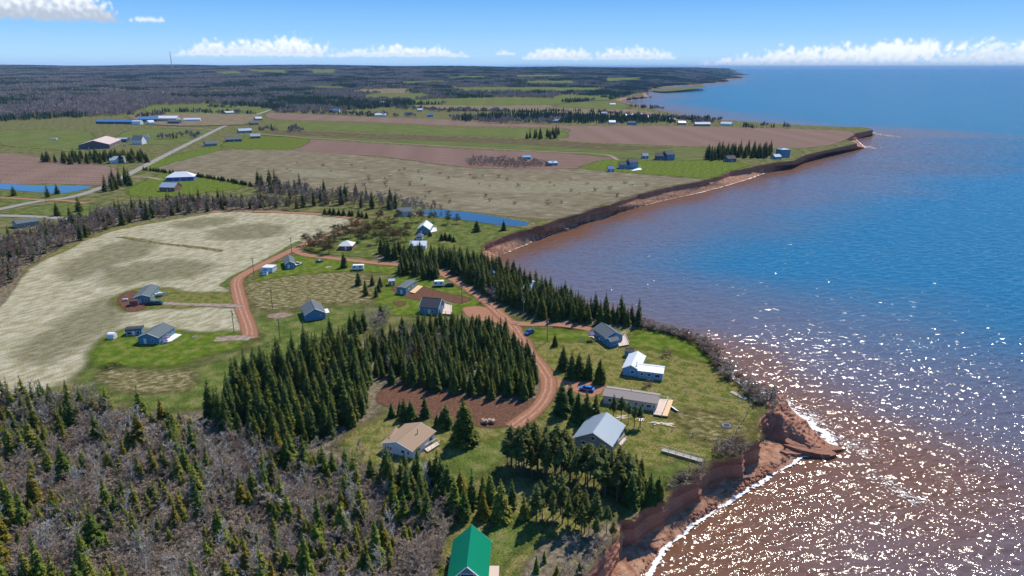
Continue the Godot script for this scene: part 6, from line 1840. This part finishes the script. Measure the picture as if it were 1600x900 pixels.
func far_woods() -> void:
	# tree clumps for woods more than a kilometre away: ragged crowns standing on short trunks
	var clump := func(sd: int, n: int, size: float, pointed: bool) -> ArrayMesh:
		var q := RandomNumberGenerator.new()
		q.seed = sd
		var m := MB.new()
		for i in n:
			var o := Vector3(q.randf_range(-0.5, 0.5) * size, 0, q.randf_range(-0.5, 0.5) * size)
			var h := q.randf_range(7.0, 12.5)
			var g := q.randf_range(0.7, 1.25)
			var c := Color(g, g, g)
			m.tube(o, o + Vector3(0, h * 0.5, 0), 0.25, 0.15, 3, Color(0.8, 0.8, 0.8))
			if pointed:
				var r := h * 0.2
				for k in 3:
					m.tube(o + Vector3(0, h * (0.12 + 0.26 * k), 0), o + Vector3(q.randf_range(-0.3, 0.3), h * (0.55 + 0.24 * k), 0), r * (1.0 - 0.28 * k), 0.0, 5, c * q.randf_range(0.8, 1.15))
			else:
				for k in 16:
					var d := Vector3(q.randf_range(-1, 1), q.randf_range(0.0, 1.6), q.randf_range(-1, 1))
					var p0 := o + Vector3(0, h * 0.35, 0) + d * h * 0.12
					var p1 := p0 + (d + Vector3(0, 0.5, 0)) * h * q.randf_range(0.16, 0.3)
					var s := Vector3(q.randf_range(-1, 1), q.randf_range(-0.4, 0.4), q.randf_range(-1, 1)) * h * 0.13
					m.tri(p0 - s, p1, p0 + s, c * q.randf_range(0.75, 1.2))
		return m.mesh()
	var small := [clump.call(1, 5, 16.0, true), clump.call(2, 5, 16.0, false)]
	var big := [clump.call(3, 40, 62.0, true), clump.call(4, 40, 62.0, false)]
	var woods := [pts2([520, -2700, 2000, -4200, 4000, -6000, 4000, -11500, 600, -11500]), pts2([-6416,-8738,-3686,-8433,-744.04,-8509,1622.94,-9271,2141,-6428,1776.24,-5326,1285.87,-4571,755.23,-3573,542.2,-3071,329.91,-2404,150.09,-2115,-272.29,-1914.97,-364.4,-1705.3,-505.32,-1574.39,-584.7,-1747.46,-821.42,-1968.16,-933.03,-1858.19,-802.43,-1511.43,-973.02,-1294.01]), pts2([-129.5,-1393.31,-53.21,-1490.47,27.8,-1558.54,138.99,-1558.54,212.84,-1490.47,306.52,-1429.81,301.17,-1294.01,206.11,-1278.8,91.6,-1278.8,-45.8,-1278.8])]
	var clear := []
	for a in [[-2244,-5448,-2134,-5692,-1840.73,-5020,-1941.06,-4861], [-2283,-6135,-1939.45,-6329,-1554.94,-5036,-1923.96,-5380], [-1899.77,-6577,-1472.61,-6229,-1247.71,-5229,-1433.39,-5273], [-531.44,-2556,-368.44,-2604,-236.65,-2431,-309.72,-2183,-454.72,-2230], [-309.72,-2183,0,-2415,171.74,-2425,145.69,-2052,-34.4,-1936.13,-263.53,-1977.97], [150.09,-2115,324.4,-2152,306.35,-1862.85,225.41,-1810.28,118.17,-1899.48], [-262.39,-2974,178.9,-3382,441.19,-3577,422.48,-3192,74.59,-2815,-191.93,-2715], [671.1,-3462,987.06,-3868,939.91,-3557,670.46,-3166], [138.44,-2609,387.52,-2740,313.07,-2357,140.32,-2262], [-421.56,-4801,-169.54,-4828,-139.04,-4521,-370.85,-4441], [-602.75,-3805,-366.51,-4167,-309.4,-3699,-509.22,-3400], [0,-4950,395.96,-5641,342.34,-4585,19.66,-4474], [70.83,-4025,362.39,-4121,351.61,-3804,81.42,-3698], [590.83,-4805,928.44,-5288,866.08,-4809,546.74,-4290], [-924.77,-3277,-745.41,-3252,-677.27,-3009,-842.41,-3029], [-1279.82,-2897,-1138.62,-3070,-1047.02,-2855,-1176.19,-2687], [-255.28,-1914.97,145.69,-2052,305.05,-1805.12,342.39,-1600.55,222.39,-1558.54,30.37,-1705.3,-152.29,-1710.46], [-646.18,-2904,-413.94,-2931,-356.93,-2604,-562.57,-2651]]:
		clear.push_back(pts2(a))
	var w := [[], [], [], []]
	var c := [[], [], [], []]
	for wi in woods.size():
		var p: PackedVector2Array = woods[wi]
		var lo := p[0]
		var hi := p[0]
		for q in p:
			lo = lo.min(q)
			hi = hi.max(q)
		var z := hi.y
		while z > maxf(lo.y, -11500.0):
			var near := z > -2500.0
			var st := 17.0 if near else 58.0
			var x := maxf(lo.x, z * 0.82)
			while x < minf(hi.x, -z * 0.4):
				var q := Vector2(x + rng.randf_range(-0.5, 0.5) * st, z + rng.randf_range(-0.5, 0.5) * st)
				x += st
				if not Geometry2D.is_point_in_polygon(q, p) or not Geometry2D.is_point_in_polygon(q, land_poly):
					continue
				var stop := false
				for e in clear:
					stop = stop or Geometry2D.is_point_in_polygon(q, e)
				if stop:
					continue
				var mix := noise_a.get_noise_2d(q.x * 0.14, q.y * 0.14) + 0.5 * noise_b.get_noise_2d(q.x * 0.5, q.y * 0.5) + ss(-0.4, 0.35, q.x / -q.y) * 0.35 - 0.12
				if wi == 2:
					mix += 0.1
				var con := mix + rng.randf_range(-0.1, 0.1) > 0.0
				var g := rng.randf_range(0.8, 1.2)
				var slot := (0 if near else 2) + (0 if con else 1)
				w[slot].push_back(turned(q.x, ground_y(q.x, q.y) - 0.3, q.y, rng.randf_range(0.85, 1.2)))
				c[slot].push_back(Color(0.062, 0.098, 0.048) * g if con else Color(0.40, 0.325, 0.285) * g)
			z -= st
	var m := leaf_mat(Color(1, 1, 1), 0.0)
	var names := ["dark conifers in the woods beyond the fields", "purple-brown leafless trees in the woods beyond the fields", "dark conifer woods on the distant hills", "purple-brown leafless woods on the distant hills"]
	var kinds := ["distant_conifers", "distant_bare_trees", "hill_conifer_wood", "hill_bare_wood"]
	for i in 4:
		stuff(kinds[i], names[i], "wood", small[i] if i < 2 else big[i - 2], m, w[i], c[i])
	# tree rows and copses between the fields
	var ws := [[], []]
	var cs := [[], []]
	for a in [[[-786.67,-1590.25,-774.92,-1616.42,-720.18,-1616.42,-645.69,-1574.39,-561.06,-1553.4], 0], [[-760.73,-1448.77,-744.95,-1490.47,-725.56,-1511.43], 1], [[196.79,-1700.15,277.06,-1553.4,348.67,-1393.31,373.57,-1325.54], 0], [[332.06,-1429.81,367.02,-1468.22,383.15,-1429.81], 0], [[390.98,-1194.36,423.91,-1181.33,449.62,-1187.81], 0], [[-400.73,-1878.33,-251.01,-1762.92,-147.71,-1658.05,-29.54,-1658.05], 1], [[-513.58,-1600.55,-415.6,-1553.4,-323.67,-1511.43,-209.72,-1468.22], 1], [[-152.29,-1710.46,0,-1652.9,151.83,-1705.3], 0], [[338.12,-1952.14,360.96,-1889.16,377.8,-1831.4], 0], [[372.33,-2362,464.84,-2477], 0], [[-391.36,-1131.89,-381.87,-1156.1,-353.75,-1131.89,-328.74,-1108.66], 1], [[80.92,-1511.43,131.08,-1468.22,183.51,-1468.22], 0], [[-758.9,-1815.93,-718.35,-1794.81,-683.23,-1794.81], 0], [[-498.09,-1005.14,-461.2,-1024.31,-442.75,-1024.31], 1], [[273.95,-1393.31,308.34,-1325.54,350.93,-1263.92], 1]]:
		for q in spline(pts2(a[0]), 14.0, false, 0.0):
			for k in 2:
				var s: int = a[1] if rng.randf() < 0.75 else 1 - a[1]
				var x := q.x + rng.randf_range(-16, 16)
				var z := q.y + rng.randf_range(-22, 22)
				ws[s].push_back(turned(x, ground_y(x, z) - 0.2, z, rng.randf_range(0.6, 1.0)))
				cs[s].push_back((Color(0.05, 0.088, 0.042) if s == 0 else Color(0.30, 0.24, 0.215)) * rng.randf_range(0.8, 1.2))
	stuff("field_row_conifers", "dark conifer rows between the far fields and houses", "tree rows", small[0], m, ws[0], cs[0])
	stuff("field_row_bare_trees", "leafless tree rows between the far fields and houses", "tree rows", small[1], m, ws[1], cs[1])

# ---------------------------------------------------------------- foam, boulders, ledges
func make_shore_details() -> void:
	# surf: ragged flat patches of foam along the waterline
	var line := PackedVector2Array()
	for q in coast_water:
		line.push_back(Vector2(q.x, q.z))
	var fm := MB.new()
	var fleck := func(p: Vector2, r: float, y: float, stretch: Vector2) -> void:
		var k := 6
		var ring := []
		for i in k:
			var e := Vector2(cos(TAU * i / k), sin(TAU * i / k)) * r * rng.randf_range(0.45, 1.25)
			var u := e.x * stretch + e.y * 0.4 * Vector2(-stretch.y, stretch.x)
			ring.push_back(Vector3(p.x + u.x, y + rng.randf() * 0.02, p.y + u.y))
		for i in range(1, k - 1):
			fm.tri(ring[0], ring[i], ring[i + 1])
	var fnz := FastNoiseLite.new()
	fnz.seed = 5
	fnz.frequency = 0.55
	fnz.fractal_octaves = 3
	for i in line.size() - 1:
		if i > 58:
			break
		if i >= 26 and i < 38:
			continue
		var a := line[i]
		var b := line[i + 1]
		var near := i < 26
		var st := 0.34 if near else 1.3
		var wide := 2.1 if near else 1.8
		if i >= 14 and i < 22:
			wide = 3.0
		var oa := Vector2(coast_water[i].x - coast_top[i].x, coast_water[i].z - coast_top[i].z).normalized()
		var ob := Vector2(coast_water[i + 1].x - coast_top[i + 1].x, coast_water[i + 1].z - coast_top[i + 1].z).normalized()
		var nu := maxi(1, int(a.distance_to(b) / st))
		var nw := int(wide * 4.2 / st)
		var grid := {}
		for u in nu + 1:
			for w in nw + 1:
				var p := a.lerp(b, float(u) / nu) + oa.lerp(ob, float(u) / nu) * (w * st - wide * 1.4)
				grid[Vector2i(u, w)] = p + Vector2(rng.randf_range(-0.35, 0.35), rng.randf_range(-0.35, 0.35)) * st
		for u in nu:
			for w in nw:
				var p: Vector2 = grid[Vector2i(u, w)]
				var x := w * st - wide * 1.4
				var shift := 1.3 * noise_a.get_noise_2d(p.x * 6.0, p.y * 6.0) * wide
				var den := exp(-pow((x - 0.5 - shift) / wide, 2.0)) * 1.15 + fnz.get_noise_2d(p.x / (1.0 if near else 4.0), p.y / (1.0 if near else 4.0)) * 0.75
				if den < 0.74:
					continue
				var q := [grid[Vector2i(u, w)], grid[Vector2i(u + 1, w)], grid[Vector2i(u + 1, w + 1)], grid[Vector2i(u, w + 1)]]
				var e := []
				for g in q:
					e.push_back(Vector3(g.x, 0.22 + 0.12 * fnz.get_noise_2d(g.x, g.y), g.y))
				fm.quad(e[0], e[1], e[2], e[3])
	# breaking patches off the point and out at sea
	for e in [[[93.37,-180.62,100.98,-177.03], 3.0, 190], [[91.9,-200.61,94.75,-188.19], 2.2, 240], [[82.88,-216.48,89.86,-200.61], 2.2, 260], [[96.83,-161.34,102.34,-149.95], 1.6, 200], [[599.81,-1213.69,605.87,-1121.35], 6.0, 160], [[487.18,-988.91,489.02,-956.47], 6.0, 120], [[114.97,-154.91,124.14,-146.79], 3.0, 40]]:
		var q := pts2(e[0])
		for k in e[2]:
			var p := q[0].lerp(q[1], rng.randf())
			fleck.call(p + Vector2(rng.randfn(), rng.randfn()) * e[1], rng.randf_range(0.1, 0.42) * (1.0 if e[1] < 4.0 else 4.0), 0.26, Vector2(1, 0.3).normalized())
	var fo := setting("surf_foam", fm.mesh(), M.foam)
	fo.set_meta("kind", "stuff")
	fo.set_meta("label", "white surf foam along the waterline")
	fo.set_meta("category", "foam")
	# the headland: bedded sandstone sloping from the cliff top down to the point, terraced along its beds
	var f0 := pts2([72.08,-180.62,78.95,-177.03,82.87,-172.2,88.75,-172.53])
	var b0 := pts2([84.78,-202.37,88.4,-194.23,91.07,-185.86,93.21,-177.74])
	var hm := MB.new()
	var nu := 70
	var nv := 40
	var rows := []
	for i in nu + 1:
		var u := float(i) / nu
		var fu := u * 3.0
		var si := mini(int(fu), 2)
		var pf := f0[si].lerp(f0[si + 1], fu - si)
		var pb := b0[si].lerp(b0[si + 1], fu - si)
		var row := []
		for j in nv + 1:
			var v := float(j) / nv
			var p := pf.lerp(pb, v)
			var rough := noise_a.get_noise_2d(p.x * 8.0, p.y * 8.0) * 0.8 + noise_b.get_noise_2d(p.x * 20.0, p.y * 20.0) * 0.3
			var crest := (9.2 * pow(1.0 - u, 1.5) + 1.5) * (1.0 + 0.28 * rough)
			var h := crest * minf(1.0, minf(pow(v * 5.5, 0.7), pow((1.0 - v) * 3.0, 0.8))) * minf(1.0, (1.0 - u) * 9.0)
			h += rough * 0.7
			var bed := 0.75
			var base := floorf(h / bed) * bed
			h = base + bed * pow((h - base) / bed, 4.0)
			row.push_back(Vector3(p.x - f0[1].x + rough * 0.4, h - 0.35, p.y - f0[1].y + rough * 0.4))
		rows.push_back(row)
	for i in nu:
		for j in nv:
			var p: Vector3 = rows[i][j]
			var g := clampf(0.5 + 0.9 * noise_b.get_noise_3d(p.x * 14.0, p.y * 40.0, p.z * 14.0), 0.0, 1.0)
			hm.quad(rows[i][j], rows[i + 1][j], rows[i + 1][j + 1], rows[i][j + 1], Color(0.29, 0.12, 0.072).lerp(Color(0.48, 0.24, 0.15), g))
	var head := thing("rock_headland", "bedded red sandstone headland sloping into the sea", "headland", Vector3(f0[1].x, 0, f0[1].y))
	obj("bedrock", hm.mesh(), M.cliff, head)
	var slabs := [[[83.56,-173.9], 11.0, 4.5, 1.9, -0.3], [[81.61,-176.32], 9.0, 4.0, 2.4, -0.35], [[86.88,-173.21], 8.0, 3.4, 1.3, -0.25], [[78.59,-173.21], 6.0, 3.2, 1.3, 0.2], [[91.34,-175.97], 6.0, 3.0, 0.9, 0.1]]
	for i in slabs.size():
		var e: Array = slabs[i]
		var at: Array = e[0]
		var t := thing("rock_slab", "tilted red sandstone slab at the foot of the headland", "rock slab", Vector3(at[0], 0, at[1]), e[4], "slabs at the foot of the headland")
		var m := MB.new()
		var k := 13
		var layers := 5
		var prev := []
		for r in layers + 1:
			var f := float(r) / layers
			var ring := []
			for j in k:
				var an := TAU * j / k
				var wob := 1.0 + 0.22 * sin(an * 3.0 + i * 1.7) + 0.12 * sin(an * 7.0 + i) + 0.12 * sin(r * 2.6 + an * 5.0 + i)
				ring.push_back(Vector3(cos(an) * e[1] * 0.5 * wob * (1.06 - 0.12 * f), lerpf(-1.2, e[3], f) + 0.05 * cos(an + 2.6) * e[1] * f, sin(an) * e[2] * 0.5 * wob * (1.06 - 0.12 * f)))
			if r > 0:
				for j in k:
					m.quad(prev[j], prev[(j + 1) % k], ring[(j + 1) % k], ring[j], Color(0.25, 0.095, 0.058).lerp(Color(0.37, 0.165, 0.105), rng.randf()))
			prev = ring
		for j in range(1, k - 1):
			m.tri(prev[0], prev[j], prev[j + 1], Color(0.34, 0.16, 0.10))
		obj("slab", m.mesh(), M.cliff, t)
	# boulders on the beach
	var spots := [29.59,-138.87,37.22,-142.99,65.88,-165.35,61.15,-161.34,34.93,-140.79,43.4,-147.57,68.81,-163.79,31.12,-136.54,85.81,-194.23,87.48,-191.37,26.41,-130.33,22.26,-126.17,32.07,-132.28,52.56,-154.91,48.33,-151.3]
	for i in range(0, spots.size(), 2):
		var s := rng.randf_range(0.7, 1.7)
		var t := thing("boulder", "red sandstone boulder lying on the beach below the cliff", "boulder", Vector3(spots[i], 0.9, spots[i + 1]), rng.randf() * 6.0, "boulders on the beach")
		t.scale = Vector3(s * 1.3, s * 0.8, s)
		obj("rock", rock_mesh(i % 6, 1.0, 0.75), M.stone, t)
	var where := []
	var tints := []
	for e in [[[40.86,-146.79,47.83,-149.42,52.61,-149.42,44.8,-143.74,37.55,-138.87,35.03,-141.27], 420, 0.12, 0.5], [[54.2,-154.91,67.62,-165.35,79.18,-172.87,71.09,-165.35,57.05,-153.5], 520, 0.12, 0.6], [[24.92,-134.72,33.6,-141.76,35.18,-134.72,29.03,-125.16,21.98,-124.17], 130, 0.08, 0.3], [[-15.25,-403.02,-9.74,-412.36,0,-412.36,-5.6,-394.06], 90, 0.3, 0.9], [[81.69,-200.61,84.6,-196.32,81.3,-193.82,79.19,-196.32], 80, 0.2, 0.6]]:
		for q in scatter(e[0], e[1], 0.5):
			where.push_back(turned(q.x, rng.randf_range(0.2, 1.0), q.y, rng.randf_range(e[2], e[3])))
			tints.push_back(Color(0.30, 0.135, 0.085) * rng.randf_range(0.7, 1.25))
	stuff("beach_rubble", "broken red stones strewn over the beach", "stones", rock_mesh(2, 1.0, 0.75), M.vert, where, tints)
